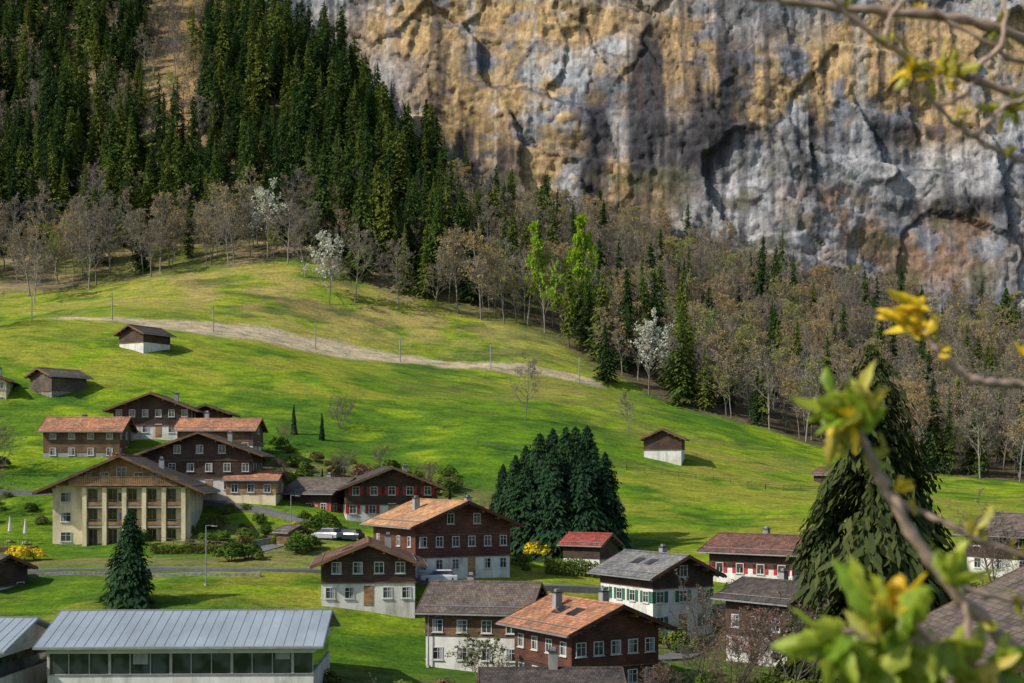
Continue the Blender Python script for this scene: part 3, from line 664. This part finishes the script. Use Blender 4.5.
house('hay_barn',59.5,259,40,5,5,2.2,24,.6,.6,.6,'stone','wood','t_redbrown',2,2,None,(),chim=(),wins=False)
house('timber_chalet',3.0,109,92,7,9.6,3.0,20,.8,.8,1.0,'stucco','wood','t_dark',3,3,None,(),z=-19.9,chim=((.0,-.02),))
house('timber_chalet',28.8,68,0,16,14,6.9,26.5,2.2,1.2,3,'stucco','woodmid','t_brown',5,4,None,(),z=-15.9,chim=())
house('timber_chalet',62,168,30,10,10,5,22,1.1,1.1,2,'stucco','wood','t_brown',4,3,None,(),chim=())
# hotel
w,l=17.8,15;HP=24;B,z0=house('hotel',-52.5,193,6,w,l,7.9,HP,2.2,2.0,7.4,'cream','cream','t_dark',1,4,None,(),z=-10.1,fl=[1.3,3.9,6.5],fin=False)
for i in range(6):
    u=-4.6+i*2.55
    face_box(B,'piers',M['cream'],'f',w,l,u,3.9,.55,7.8,.06,1.2)
for zc in (0.0,2.7,5.3,7.9):
    for i in range(5):
        u=-3.325+i*2.55
        if zc>0:
            face_box(B,'balcony_slabs',M['conc'],'f',w,l,u,zc-.1,1.98,.2,.06,1.1)
            face_box(B,'balcony_parapets',M['woodlt'],'f',w,l,u,zc+.35,1.96,.5,1.0,1.1)
            face_box(B,'balcony_rails',M['woodmid'],'f',w,l,u,zc+.85,1.96,.08,1.0,1.1)
        if zc<7:
            face_box(B,'balcony_doors',M['glass'],'f',w,l,u-.35,zc+1.2,1.0,2.1,.07,.12)
            face_box(B,'door_mullions',M['woodlt'],'f',w,l,u-.35,zc+1.2,.1,2.1,.125,.18)
            face_box(B,'door_mullions',M['woodlt'],'f',w,l,u-.9,zc+1.2,.1,2.1,.07,.18)
tnH=math.tan(math.radians(HP));HH=7.9+tnH*w/2
vs=[(-w/2+.3,-l/2-.1,8.05),(w/2-.3,-l/2-.1,8.05),(0,-l/2-.1,HH-.05),(-w/2+.3,-l/2-.2,8.05),(w/2-.3,-l/2-.2,8.05),(0,-l/2-.2,HH-.05)]
B.poly('gable_boarding',M['woodlt'],vs,[(0,1,2),(5,4,3),(0,3,4,1),(1,4,5,2),(2,5,3,0)])
for u in (-4.5,-2.2,2.2,4.5): window(B,'f',w,l,u,9.2,1.1,1.2,.21)
window(B,'f',w,l,0,9.7,1.2,1.6,.21)
balcony(B,'f',w,l,8.2,-6.5,7.5,1.6,'woodlt')
for zc in (1.3,3.9,6.5): window(B,'f',w,l,-7.2,zc,1.3,1.2,.02)
B.finish(-52.5,193,z0,6)
# sports hall
def hall(name,x,y,rot,L,D,z,eave,rise):
    B=Bld(name)
    B.box('walls',M['stucco'],-L/2,L/2,-D/2,D/2,-4,eave-2.3)
    B.box('parapet_band',M['white'],-L/2-.05,L/2+.05,-D/2-.05,D/2+.05,eave-.62,eave)
    B.box('window_band',M['glass'],-L/2+.12,L/2-.12,-D/2+.1,D/2-.1,eave-2.3,eave-.62)
    k=int(L/1.6)
    for i in range(k+1):
        u=-L/2+.06+i*(L-.12)/k
        wv=.07 if i%3 else .22
        B.box('mullions',M['conc'],u-wv/2,u+wv/2,-D/2-.0,-D/2+.14,eave-2.3,eave-.62)
    for i in range(k):
        u=-L/2+.06+(i+.5)*(L-.12)/k
        if random.random()<.4: 
            hh=random.uniform(.4,1.2);B.box('window_blinds',M['greyst'],u-.6,u+.6,-D/2+.07,-D/2+.095,eave-.62-hh,eave-.62)
    B.box('sill',M['metal'],-L/2-.02,L/2+.02,-D/2-.1,-D/2+.02,eave-2.37,eave-2.303)
    o=.9
    for s in (-1,1):
        yo=s*(D/2+o);vs=[(-L/2-o,0,eave+rise),(L/2+o,0,eave+rise),(L/2+o,yo,eave+.06),(-L/2-o,yo,eave+.06)]
        vs+=[(a,b,c-.2) for a,b,c in vs]
        B.poly('roof',M['t_metal'],vs,[(0,1,2,3),(7,6,5,4),(0,3,7,4),(1,5,6,2),(3,2,6,7)])
        for i in range(int((L+2*o)/.8)+1):
            u=-L/2-o+i*.8+.02
            B.poly('standing_seams',M['t_metal'],[(u,0,eave+rise),(u+.025,0,eave+rise),(u+.025,yo,eave+.06),(u,yo,eave+.06),(u,0,eave+rise+.035),(u+.025,0,eave+rise+.035),(u+.025,yo,eave+.095),(u,yo,eave+.095)],[(4,5,6,7),(0,4,7,3),(1,2,6,5),(3,7,6,2)])
        B.box('gutter',M['metal'],-L/2-o,L/2+o,min(yo,yo+s*.14),max(yo,yo+s*.14),eave-.16,eave+.0)
    B.box('ridge_cap',M['metal'],-L/2-o,L/2+o,-.15,.15,eave+rise-.02,eave+rise+.06)
    for s in (-1,1):
        xx=s*(L/2-.03);vs=[(xx,-D/2,eave),(xx,D/2,eave),(xx,0,eave+rise-.2),(xx-s*.1,-D/2,eave),(xx-s*.1,D/2,eave),(xx-s*.1,0,eave+rise-.2)]
        B.poly('gable_walls',M['stucco'],vs,[(0,1,2),(3,5,4)])
    B.finish(x,y,z,rot)
hall('sports_hall',-27.2,121,2,21.5,14,-20,5.7,2.2)
hall('sports_hall',-45.2,118,-3,9,12,-20,5.6,2.0)
# vehicles
def car(x,y,rz,mat,z=None):
    B=Bld('parked_car')
    st=[(-2.1,.35,.6,.72),(-2.0,.25,.82,.82),(-1.1,.22,.92,.86),(0,.2,.95,.87),(1.3,.22,.95,.86),(2.0,.28,.9,.8),(2.1,.4,.7,.7)]
    vs=[];fs=[]
    for (sx,zb,zt,hw) in st: vs+=[(sx,-hw,zb),(sx,-hw,zt*.8),(sx,-hw*.9,zt),(sx,hw*.9,zt),(sx,hw,zt*.8),(sx,hw,zb)]
    for i in range(len(st)-1):
        for k in range(6): fs.append((i*6+k,i*6+(k+1)%6,(i+1)*6+(k+1)%6,(i+1)*6+k))
    fs+=[(0,1,2,3,4,5),tuple(range(len(vs)-6,len(vs)))[::-1]]
    B.poly('body',M[mat],vs,fs)
    def cab(n,m,a0,a1,b0,b1,z0,z1,h0,h1):
        B.poly(n,M[m],[(a0,-h0,z0),(a1,-h0,z0),(a1,h0,z0),(a0,h0,z0),(b0,-h1,z1),(b1,-h1,z1),(b1,h1,z1),(b0,h1,z1)],[(4,5,6,7),(0,1,5,4),(1,2,6,5),(2,3,7,6),(3,0,4,7)])
    cab('windows','glass',-1.15,1.75,-.5,1.45,.93,1.38,.78,.64);cab('car_roof',mat,-.5,1.45,-.42,1.38,1.385,1.45,.66,.6)
    for sx in (-1.3,1.3):
        for sy in (-.85,.68):
            k=12;vs=[(sx+.32*math.cos(i*6.283/k),sy,.32+.32*math.sin(i*6.283/k)) for i in range(k)]+[(sx+.32*math.cos(i*6.283/k),sy+.18,.32+.32*math.sin(i*6.283/k)) for i in range(k)]
            B.poly('wheels',M['rub'],vs,[(i,(i+1)%k,k+(i+1)%k,k+i) for i in range(k)]+[tuple(range(k)),tuple(range(k,2*k))])
    B.finish(x,y,gz(x,y)+.06,rz)
car(-8.4,160.5,10,'carw');car(-24,182,-30,'carr');car(-21.5,184,-25,'carb');car(31,152,80,'carb')
# roads
def ribbon(name,pts,w,mat,off=.07):
    P_=[]
    for (a,b),(c,d) in zip(pts[:-1],pts[1:]):
        n_=max(2,int(math.hypot(c-a,d-b)/1.0))
        for i in range(n_): P_.append((a+(c-a)*i/n_,b+(d-b)*i/n_))
    P_.append(pts[-1]);A_=np.array(P_)
    for _ in range(6): A_[1:-1]=(A_[:-2]+A_[1:-1]*2+A_[2:])/4
    T=np.gradient(A_,axis=0);T/=np.linalg.norm(T,axis=1)[:,None];Nn=np.stack([-T[:,1],T[:,0]],1)
    vs=[];fs=[]
    for p,nn in zip(A_,Nn):
        zc=max(gz(p[0]+nn[0]*w*k/2,p[1]+nn[1]*w*k/2) for k in (-1,-.5,0,.5,1))
        for k in (-1,1):
            q=p+nn*w/2*k;vs.append((q[0],q[1],zc+off));
        for k in (-1,1):
            q=p+nn*(w/2+.05)*k;vs.append((q[0],q[1],zc+off-.8))
    for i in range(len(P_)-1):
        a=i*4;b=a+4;fs+=[(a,a+1,b+1,b),(a,b,b+2,a+2),(a+1,a+3,b+3,b+1)]
    me=bpy.data.meshes.new(name);me.from_pydata(vs,[],fs);me.materials.append(mat);obj(name,me)
ribbon('village_road',[(-33,172),(-27,181),(-22,187),(-24,194),(-32,199),(-44,203),(-60,206),(-85,208)],2.8,M['asphalt'])
ribbon('village_road',[(-72,162),(-50,160.5),(-28,160),(-18,161.5),(-6,159.5),(5,163),(16,166),(30,160),(60,158)],2.4,M['asphalt'])
ribbon('village_road',[(5,142),(9,136),(16,137),(20,146)],3,M['asphalt'])
def wall(name,pts,h,t,mat):
    B=Bld(name)
    for (a,b),(c,d) in zip(pts[:-1],pts[1:]):
        n_=max(1,int(math.hypot(c-a,d-b)/2))
        for i in range(n_):
            x0,y0=a+(c-a)*i/n_,b+(d-b)*i/n_;x1,y1=a+(c-a)*(i+1)/n_,b+(d-b)*(i+1)/n_
            z0,z1=gz(x0,y0),gz(x1,y1);nx_,ny_=-(y1-y0),(x1-x0);q=math.hypot(nx_,ny_);nx_*=t/2/q;ny_*=t/2/q
            vs=[(x0-nx_,y0-ny_,z0-.6),(x1-nx_,y1-ny_,z1-.6),(x1+nx_,y1+ny_,z1-.6),(x0+nx_,y0+ny_,z0-.6),(x0-nx_,y0-ny_,z0+h),(x1-nx_,y1-ny_,z1+h),(x1+nx_,y1+ny_,z1+h),(x0+nx_,y0+ny_,z0+h)]
            B.poly('masonry',mat,vs,[(4,5,6,7),(0,1,5,4),(2,3,7,6)]+([(3,0,4,7)] if i==0 else [])+([(1,2,6,5)] if i==n_-1 else []))
    B.finish(0,0,0,0)
wall('stone_wall',[(-72,157.5),(-50,156.5),(-28,156)],.35,.4,M['stone'])
wall('retaining_wall',[(-36,176),(-30,179)],.8,.4,M['stone'])
wall('retaining_wall',[(-18,200),(-8,199)],.8,.4,M['stone'])
wall('retaining_wall',[(20,157),(40,158)],.9,.4,M['stone'])
def fence(name,pts,h=1.0,step=2.0,mat='woodgrey'):
    B=Bld(name)
    for (a,b),(c,d) in zip(pts[:-1],pts[1:]):
        n_=max(1,int(math.hypot(c-a,d-b)/step))
        for i in range(n_+1):
            x0,y0=a+(c-a)*i/n_,b+(d-b)*i/n_;z0=gz(x0,y0)
            B.box('posts',M[mat],x0-.05,x0+.05,y0-.05,y0+.05,z0-.4,z0+h)
            if i<n_:
                x1,y1=a+(c-a)*(i+1)/n_,b+(d-b)*(i+1)/n_;z1=gz(x1,y1)
                for hh in (.45,.85):
                    B.poly('rails',M[mat],[(x0,y0-.03,z0+hh*h),(x1,y1-.03,z1+hh*h),(x1,y1-.03,z1+hh*h+.06),(x0,y0-.03,z0+hh*h+.06),(x0,y0+.03,z0+hh*h),(x1,y1+.03,z1+hh*h),(x1,y1+.03,z1+hh*h+.06),(x0,y0+.03,z0+hh*h+.06)],[(0,1,2,3),(4,5,6,7),(3,2,6,7)])
    B.finish(0,0,0,0)
fence('wooden_fence',[(0,176),(14,173),(22,176)]);fence('wooden_fence',[(14,140),(22,143),(24,150)]);fence('wooden_fence',[(-36,221),(-12,220)])
fence('wooden_fence',[(-6,246),(20,244),(44,243),(60,246)],1.0,3);fence('wooden_fence',[(-46,183),(-36,178),(-34,172)])
def hedge(x0,x1,y,h,d):
    r=np.random.default_rng(5);n=3500
    c=np.stack([r.uniform(x0,x1,n),y+r.uniform(-d/2,d/2,n),r.uniform(0,h,n)],1)
    c[:,2]+=np.array([gz(a,b) for a,b in c[:,:2]])+(vn(c[:,0]*1.5,c[:,1])-.5)*.5
    a=r.normal(size=(n,3))*.07;b=r.normal(size=(n,3))*.07
    v,f=quads(c,a,b);obj('hedge',mesh_np('hedge',v,f,[M['shrub']]))
hedge(4,10.5,171,1.9,1.4);hedge(-5,2,156.5,1.2,1.0);hedge(38,52,150,1.6,1.2);hedge(-34,-12,217,1.3,1.2);hedge(-45,-34,174,1.1,1.0)
for (x,y,w_,l_) in [(-31,216,5,3),(-18,217,6,3),(-38,182,4,3),(-33,186,4,2.5),(9,144,4,3)]:
    vs=[];n_=6
    for j in range(n_+1):
        for i in range(n_+1):
            a=x-w_/2+w_*i/n_;b=y-l_/2+l_*j/n_;vs.append((a,b,gz(a,b)+.07+.05*math.sin(j*3.1)))
    q=np.arange((n_+1)**2).reshape(n_+1,n_+1)
    obj('vegetable_bed',mesh_np('vegetable_bed',np.array(vs),np.stack([q[:-1,:-1],q[:-1,1:],q[1:,1:],q[1:,:-1]],-1).reshape(-1,4),[M['soil']]))
def lamp(x,y,h):
    B=Bld('street_lamp');B.cyl('pole',M['metal'],0,0,-.3,h,.08,.05);B.box('arm',M['metal'],0,.9,-.03,.03,h-.06,h);B.box('lamp_head',M['greyst'],.6,1.25,-.12,.12,h-.14,h-.065)
    B.cyl('base',M['conc'],0,0,-.3,.2,.2);B.finish(x,y,gz(x,y),0)
lamp(-33,151,6.5);lamp(-8,134,5);lamp(31,128,7);lamp(-30,190,5)
def cat(x,y):
    B=Bld('railway_catenary_mast');B.cyl('mast',M['metal'],0,0,-.5,6,.16,.12,8);B.box('bracket',M['metal'],-.06,.06,-2.6,.1,5.1,5.2)
    B.box('stay',M['metal'],-.05,.05,-1.6,.1,5.6,5.68);B.box('insulator',M['greyst'],-.12,.12,-2.6,-2.4,4.8,5.1);B.finish(x,y,gz(x,y),0)
cps=[(-106,309),(-89,311.5),(-67,314),(-45,320.5),(-26,325),(-5,329),(16,333)]
for p in cps: cat(*p)
B=Bld('railway_contact_wire')
for (a,b),(c,d) in zip(cps[:-1],cps[1:]):
    z0,z1=gz(a,b)+4.8,gz(c,d)+4.8
    B.poly('wire',M['metal'],[(a,b-2.5,z0),(c,d-2.5,z1),(c,d-2.5,z1+.03),(a,b-2.5,z0+.03),(a,b-2.47,z0),(c,d-2.47,z1),(c,d-2.47,z1+.03),(a,b-2.47,z0+.03)],[(0,1,2,3),(4,5,6,7),(3,2,6,7)])
B.finish(0,0,0,0)
def parasol(x,y):
    B=Bld('closed_parasol');B.cyl('pole',M['metal'],0,0,0,3.2,.04);B.cyl('canopy',M['white'],0,0,1.2,3.1,.28,.06,8);B.cyl('foot',M['conc'],0,0,-.1,.15,.4);B.finish(x,y,gz(x,y)+.3,0)
for p in [(-63.8,183.5),(-66,184)]: parasol(*p)
B=Bld('hotel_terrace');B.box('deck',M['woodmid'],-4,4,-2.5,2.5,-1.5,.3)
for i in range(17): B.box('railing',M['woodmid'],-4+i*.5-.03,-4+i*.5+.03,-2.5,-2.44,.3,1.3)
B.box('rail',M['woodmid'],-4,4,-2.53,-2.41,1.3,1.38);B.finish(-66,182,gz(-66,180)+.2,6)
# ---------------------------------------------------------------- foreground twigs (tree standing just right of the viewpoint)
M['twig']=simple('twig_bark',(.40,.28,.22),.6,60,.35,.5,bd=.002)
M['bud']=leafm2('bud_scales',(.34,.37,.05),(.60,.46,.08),.4)
M['ybud']=leafm2('yellow_buds',(.82,.52,.015),(.90,.66,.03),.45)
M['yleaf']=leafm2('young_leaves',(.20,.33,.02),(.50,.54,.06),.5)
parts=[]
def curve(pts,r0,r1,sub=7):
    A_=np.array(pts,float);out=[]
    Pp=np.vstack([2*A_[0]-A_[1],A_,2*A_[-1]-A_[-2]])
    for i in range(1,len(Pp)-2):
        for t in np.arange(0,1,1/sub):
            p0,p1,p2,p3=Pp[i-1:i+3]
            out.append(.5*((2*p1)+(-p0+p2)*t+(2*p0-5*p1+4*p2-p3)*t*t+(-p0+3*p1-3*p2+p3)*t**3))
    out.append(A_[-1]);C_=np.array(out);C_[1:-1]+=RNG.normal(size=C_[1:-1].shape)*.0014
    n_=len(C_);R=np.linspace(r0,r1,n_)*(1+.22*np.sin(np.arange(n_)*2.1))
    k=8;T=np.gradient(C_,axis=0);T/=np.linalg.norm(T,axis=1)[:,None]
    u=np.cross(T,[0,1,0.01]);u/=np.linalg.norm(u,axis=1)[:,None];w_=np.cross(T,u);an=np.arange(k)*6.283/k
    v=(C_[:,None]+(np.cos(an)[None,:,None]*u[:,None]+np.sin(an)[None,:,None]*w_[:,None])*R[:,None,None]).reshape(-1,3)
    f=[]
    for i in range(n_-1):
        for j in range(k): f.append((i*k+j,i*k+(j+1)%k,(i+1)*k+(j+1)%k,(i+1)*k+j))
    parts.append(((v,np.array(f)),0));return C_
def leaf(p,d,L,w_,m,curl=.4):
    d=np.array(d,float);d/=np.linalg.norm(d);s=np.cross(d,RNG.normal(size=3)*.9+np.array([0,1,0]));s/=np.linalg.norm(s);nn=np.cross(s,d)
    v=[];f=[];n_=8;ph=RNG.random()*6
    for i in range(n_):
        t=i/(n_-1);ww=w_*(math.sin(math.pi*(t**.85))**.8*.98+.02)*(1+.18*math.sin(t*17+ph))
        c=p+d*L*t+nn*L*curl*t*t+s*L*.12*math.sin(t*3+ph)
        for k in (-1,-.5,0,.5,1): v.append(c+s*ww*k/2+nn*(abs(k)*ww*.3+.06*w_*math.sin(t*14+k*5+ph)))
    for i in range(n_-1):
        for k in range(4): f.append((i*5+k,i*5+k+1,(i+1)*5+k+1,(i+1)*5+k))
    parts.append(((np.array(v),np.array(f)),m))
def budc(p,d,size,m=1,nl=7,spread=.5,wd=.4):
    p=np.array(p,float);d=np.array(d,float);d/=np.linalg.norm(d)
    for i in range(nl):
        dd=d+RNG.normal(size=3)*spread;leaf(p+RNG.normal(size=3)*size*.12,dd,size*(.4+.75*RNG.random()),size*wd*(.7+.5*RNG.random()),m,RNG.uniform(-.4,.9))
curve([(1.45,2.3,.25),(1.0,2.15,.55),(.731,2.03,.629),(.60,2.0,.650),(.454,1.98,.655),(.31,1.97,.676),(.2,1.96,.72)],.011,.004)
curve([(1.0,2.15,.52),(.80,2.05,.535),(.64,2.0,.562),(.525,1.97,.60),(.45,1.95,.655),(.43,1.94,.69)],.008,.003)
curve([(1.0,2.15,.35),(.82,2.05,.44),(.73,2.02,.448),(.66,2.0,.475),(.60,1.98,.515),(.562,1.97,.565)],.006,.003)
curve([(.82,2.05,.60),(.73,2.02,.59),(.68,2.0,.61),(.60,1.99,.65)],.005,.003)
curve([(.66,2.0,.475),(.70,1.98,.515),(.76,1.97,.525)],.004,.003);curve([(.64,2.0,.562),(.69,1.98,.60),(.70,1.98,.68)],.004,.003);curve([(.60,1.98,.515),(.64,1.98,.53),(.66,1.98,.56)],.0035,.0025)
curve([(.525,1.97,.60),(.53,1.97,.63),(.55,1.97,.66),(.60,1.97,.70)],.004,.003)
budc((.562,1.97,.56),(-.2,0,.2),.034,2,10,.8);budc((.61,1.98,.565),(.2,0,.3),.038,2,10,.7);budc((.565,1.97,.56),(0,0,.2),.038,1,9,.8);budc((.61,1.98,.56),(.2,0,.3),.045,1,10,.8);budc((.60,1.98,.55),(0,0,-.4),.03,1,6);budc((.70,1.98,.515),(.2,0,.1),.036,1,11,.7);budc((.74,1.98,.53),(.1,0,.1),.036,1,9);budc((.47,1.95,.645),(-.2,0,.3),.016,1,5);budc((.58,2,.655),(0,0,.5),.018,2,5)
for q in [(.66,2,.565),(.71,2,.45),(.63,1.98,.5),(.53,1.96,.6),(.68,2,.61),(.40,1.98,.66),(.36,1.97,.67),(.69,1.99,.64)]: budc(q,(.3,0,.5),.02,1,6,.5)
curve([(1.2,2.2,-.3),(.9,2.05,.08),(.73,2.0,.12),(.66,1.98,.125),(.61,1.97,.155),(.575,1.96,.2)],.0085,.004)
budc((.572,1.96,.19),(-.1,0,.7),.048,2,12,.6,.36);budc((.57,1.96,.215),(-1,0,.12),.055,2,8,.3,.3);budc((.565,1.96,.225),(.3,0,.4),.038,2,8,.6,.36);budc((.575,1.96,.195),(.5,0,-.5),.026,1,5,.4);budc((.725,1.99,.165),(.1,0,.3),.022,2,6);budc((.60,1.965,.165),(.3,0,.3),.018,2,4)
curve([(1.5,2.2,-1.3),(.95,1.75,-.55),(.645,1.72,-.25),(.54,1.68,-.155),(.47,1.66,-.07),(.43,1.65,.0),(.405,1.64,.045)],.0115,.005)
curve([(.455,1.66,-.04),(.50,1.66,-.055),(.56,1.66,-.085),(.66,1.68,-.115)],.004,.003)
curve([(.52,1.67,-.13),(.57,1.68,-.15),(.66,1.7,-.165)],.004,.003)
budc((.395,1.64,.05),(-.4,0,.5),.062,3,14,.7,.45);budc((.40,1.64,.055),(-.3,0,.3),.045,2,9,.8);budc((.40,1.64,.06),(.3,0,.5),.06,1,12,.7);budc((.39,1.64,.04),(-.2,0,-.3),.04,1,8,.7);budc((.37,1.64,.075),(-.6,0,.3),.04,3,7,.7)
budc((.425,1.65,.0),(.1,0,.3),.028,1,8);budc((.545,1.66,-.075),(.2,0,.4),.036,1,10);budc((.455,1.65,-.02),(.4,0,.3),.025,2,5);budc((.6,1.67,-.1),(.4,0,.3),.022,2,5);budc((.60,1.68,-.155),(.4,0,-.3),.028,1,7)
for q in [(.50,1.67,-.1),(.53,1.67,-.14),(.58,1.68,-.19),(.48,1.66,-.05),(.44,1.65,.02),(.62,1.68,-.1)]: budc(q,(-.4,0,.4),.018,1,6,.5)
curve([(.95,1.75,-.55),(.62,1.5,-.3),(.50,1.42,-.22),(.42,1.38,-.17),(.37,1.36,-.14)],.006,.0035)
curve([(.42,1.38,-.17),(.36,1.37,-.165),(.32,1.36,-.155)],.0035,.002);curve([(.46,1.4,-.195),(.45,1.39,-.13),(.43,1.38,-.11)],.0035,.002)
for p,d,s,m_ in [((.37,1.36,-.14),(-.7,0,.5),.055,3),((.38,1.37,-.15),(-.5,0,-.6),.06,3),((.41,1.38,-.17),(.1,0,-.8),.055,3),((.32,1.36,-.155),(-.8,0,-.2),.05,3),((.43,1.38,-.11),(.3,0,.5),.045,3),((.46,1.4,-.2),(.2,0,-.5),.055,1),((.40,1.38,-.19),(0,0,-.6),.06,3),((.36,1.37,-.165),(-.2,0,.6),.045,1),((.44,1.4,-.19),(.1,0,.3),.045,1),((.37,1.36,-.14),(0,0,.8),.04,2),((.33,1.36,-.17),(-.2,0,-.7),.055,3),((.35,1.37,-.19),(0,0,-.4),.055,3),((.48,1.41,-.2),(.4,0,.2),.045,3)]: budc(p,d,s,m_,10,.65,.48)
zt=gz(1.8,2.4)
curve([(1.85,2.5,zt-.4),(1.8,2.45,-1.4),(1.7,2.4,-.5),(1.6,2.35,.5),(1.5,2.3,1.6),(1.45,2.3,2.6)],.07,.02)
curve([(1.6,2.35,.1),(1.5,2.32,.18),(1.45,2.3,.25)],.02,.012);curve([(1.7,2.4,-.6),(1.4,2.3,-.45),(1.2,2.2,-.3)],.02,.009);curve([(1.8,2.45,-1.5),(1.65,2.3,-1.42),(1.5,2.2,-1.3)],.025,.013)
v,f,mi=join(parts)
me=mesh_np('budding_twigs',v,f,[M['twig'],M['bud'],M['ybud'],M['yleaf']],mi,smooth=True)
obj('budding_maple_tree',me)
# ---------------------------------------------------------------- camera, light
cam=bpy.data.cameras.new('camera');co=bpy.data.objects.new('camera',cam);COL.objects.link(co)
cam.lens=49.22;cam.sensor_width=36;cam.shift_y=.1255;cam.clip_start=.1;cam.clip_end=3000
co.location=(0,0,0);co.rotation_euler=(math.radians(90),0,0)
cam.dof.use_dof=True;cam.dof.focus_distance=170;cam.dof.aperture_fstop=7.5
S.camera=co
sd=Vector((-.74,-.36,.66)).normalized()
sl=bpy.data.lights.new('sun','SUN');sl.energy=5.0;sl.angle=math.radians(.5);sl.color=(1,.93,.81)
so=bpy.data.objects.new('sun',sl);COL.objects.link(so);so.rotation_euler=sd.to_track_quat('Z','Y').to_euler();so.location=(-100,-50,200)
wd_=bpy.data.worlds.new('World');S.world=wd_;wd_.use_nodes=True;nt=wd_.node_tree
sk=nt.nodes.new('ShaderNodeTexSky');sk.sky_type='NISHITA';sk.sun_disc=False
sk.sun_elevation=math.asin(sd.z);sk.sun_rotation=math.atan2(sd.x,sd.y)
nt.links.new(sk.outputs[0],nt.nodes['Background'].inputs[0]);nt.nodes['Background'].inputs[1].default_value=.145
S.view_settings.view_transform='Standard';S.view_settings.look='None';S.view_settings.exposure=0
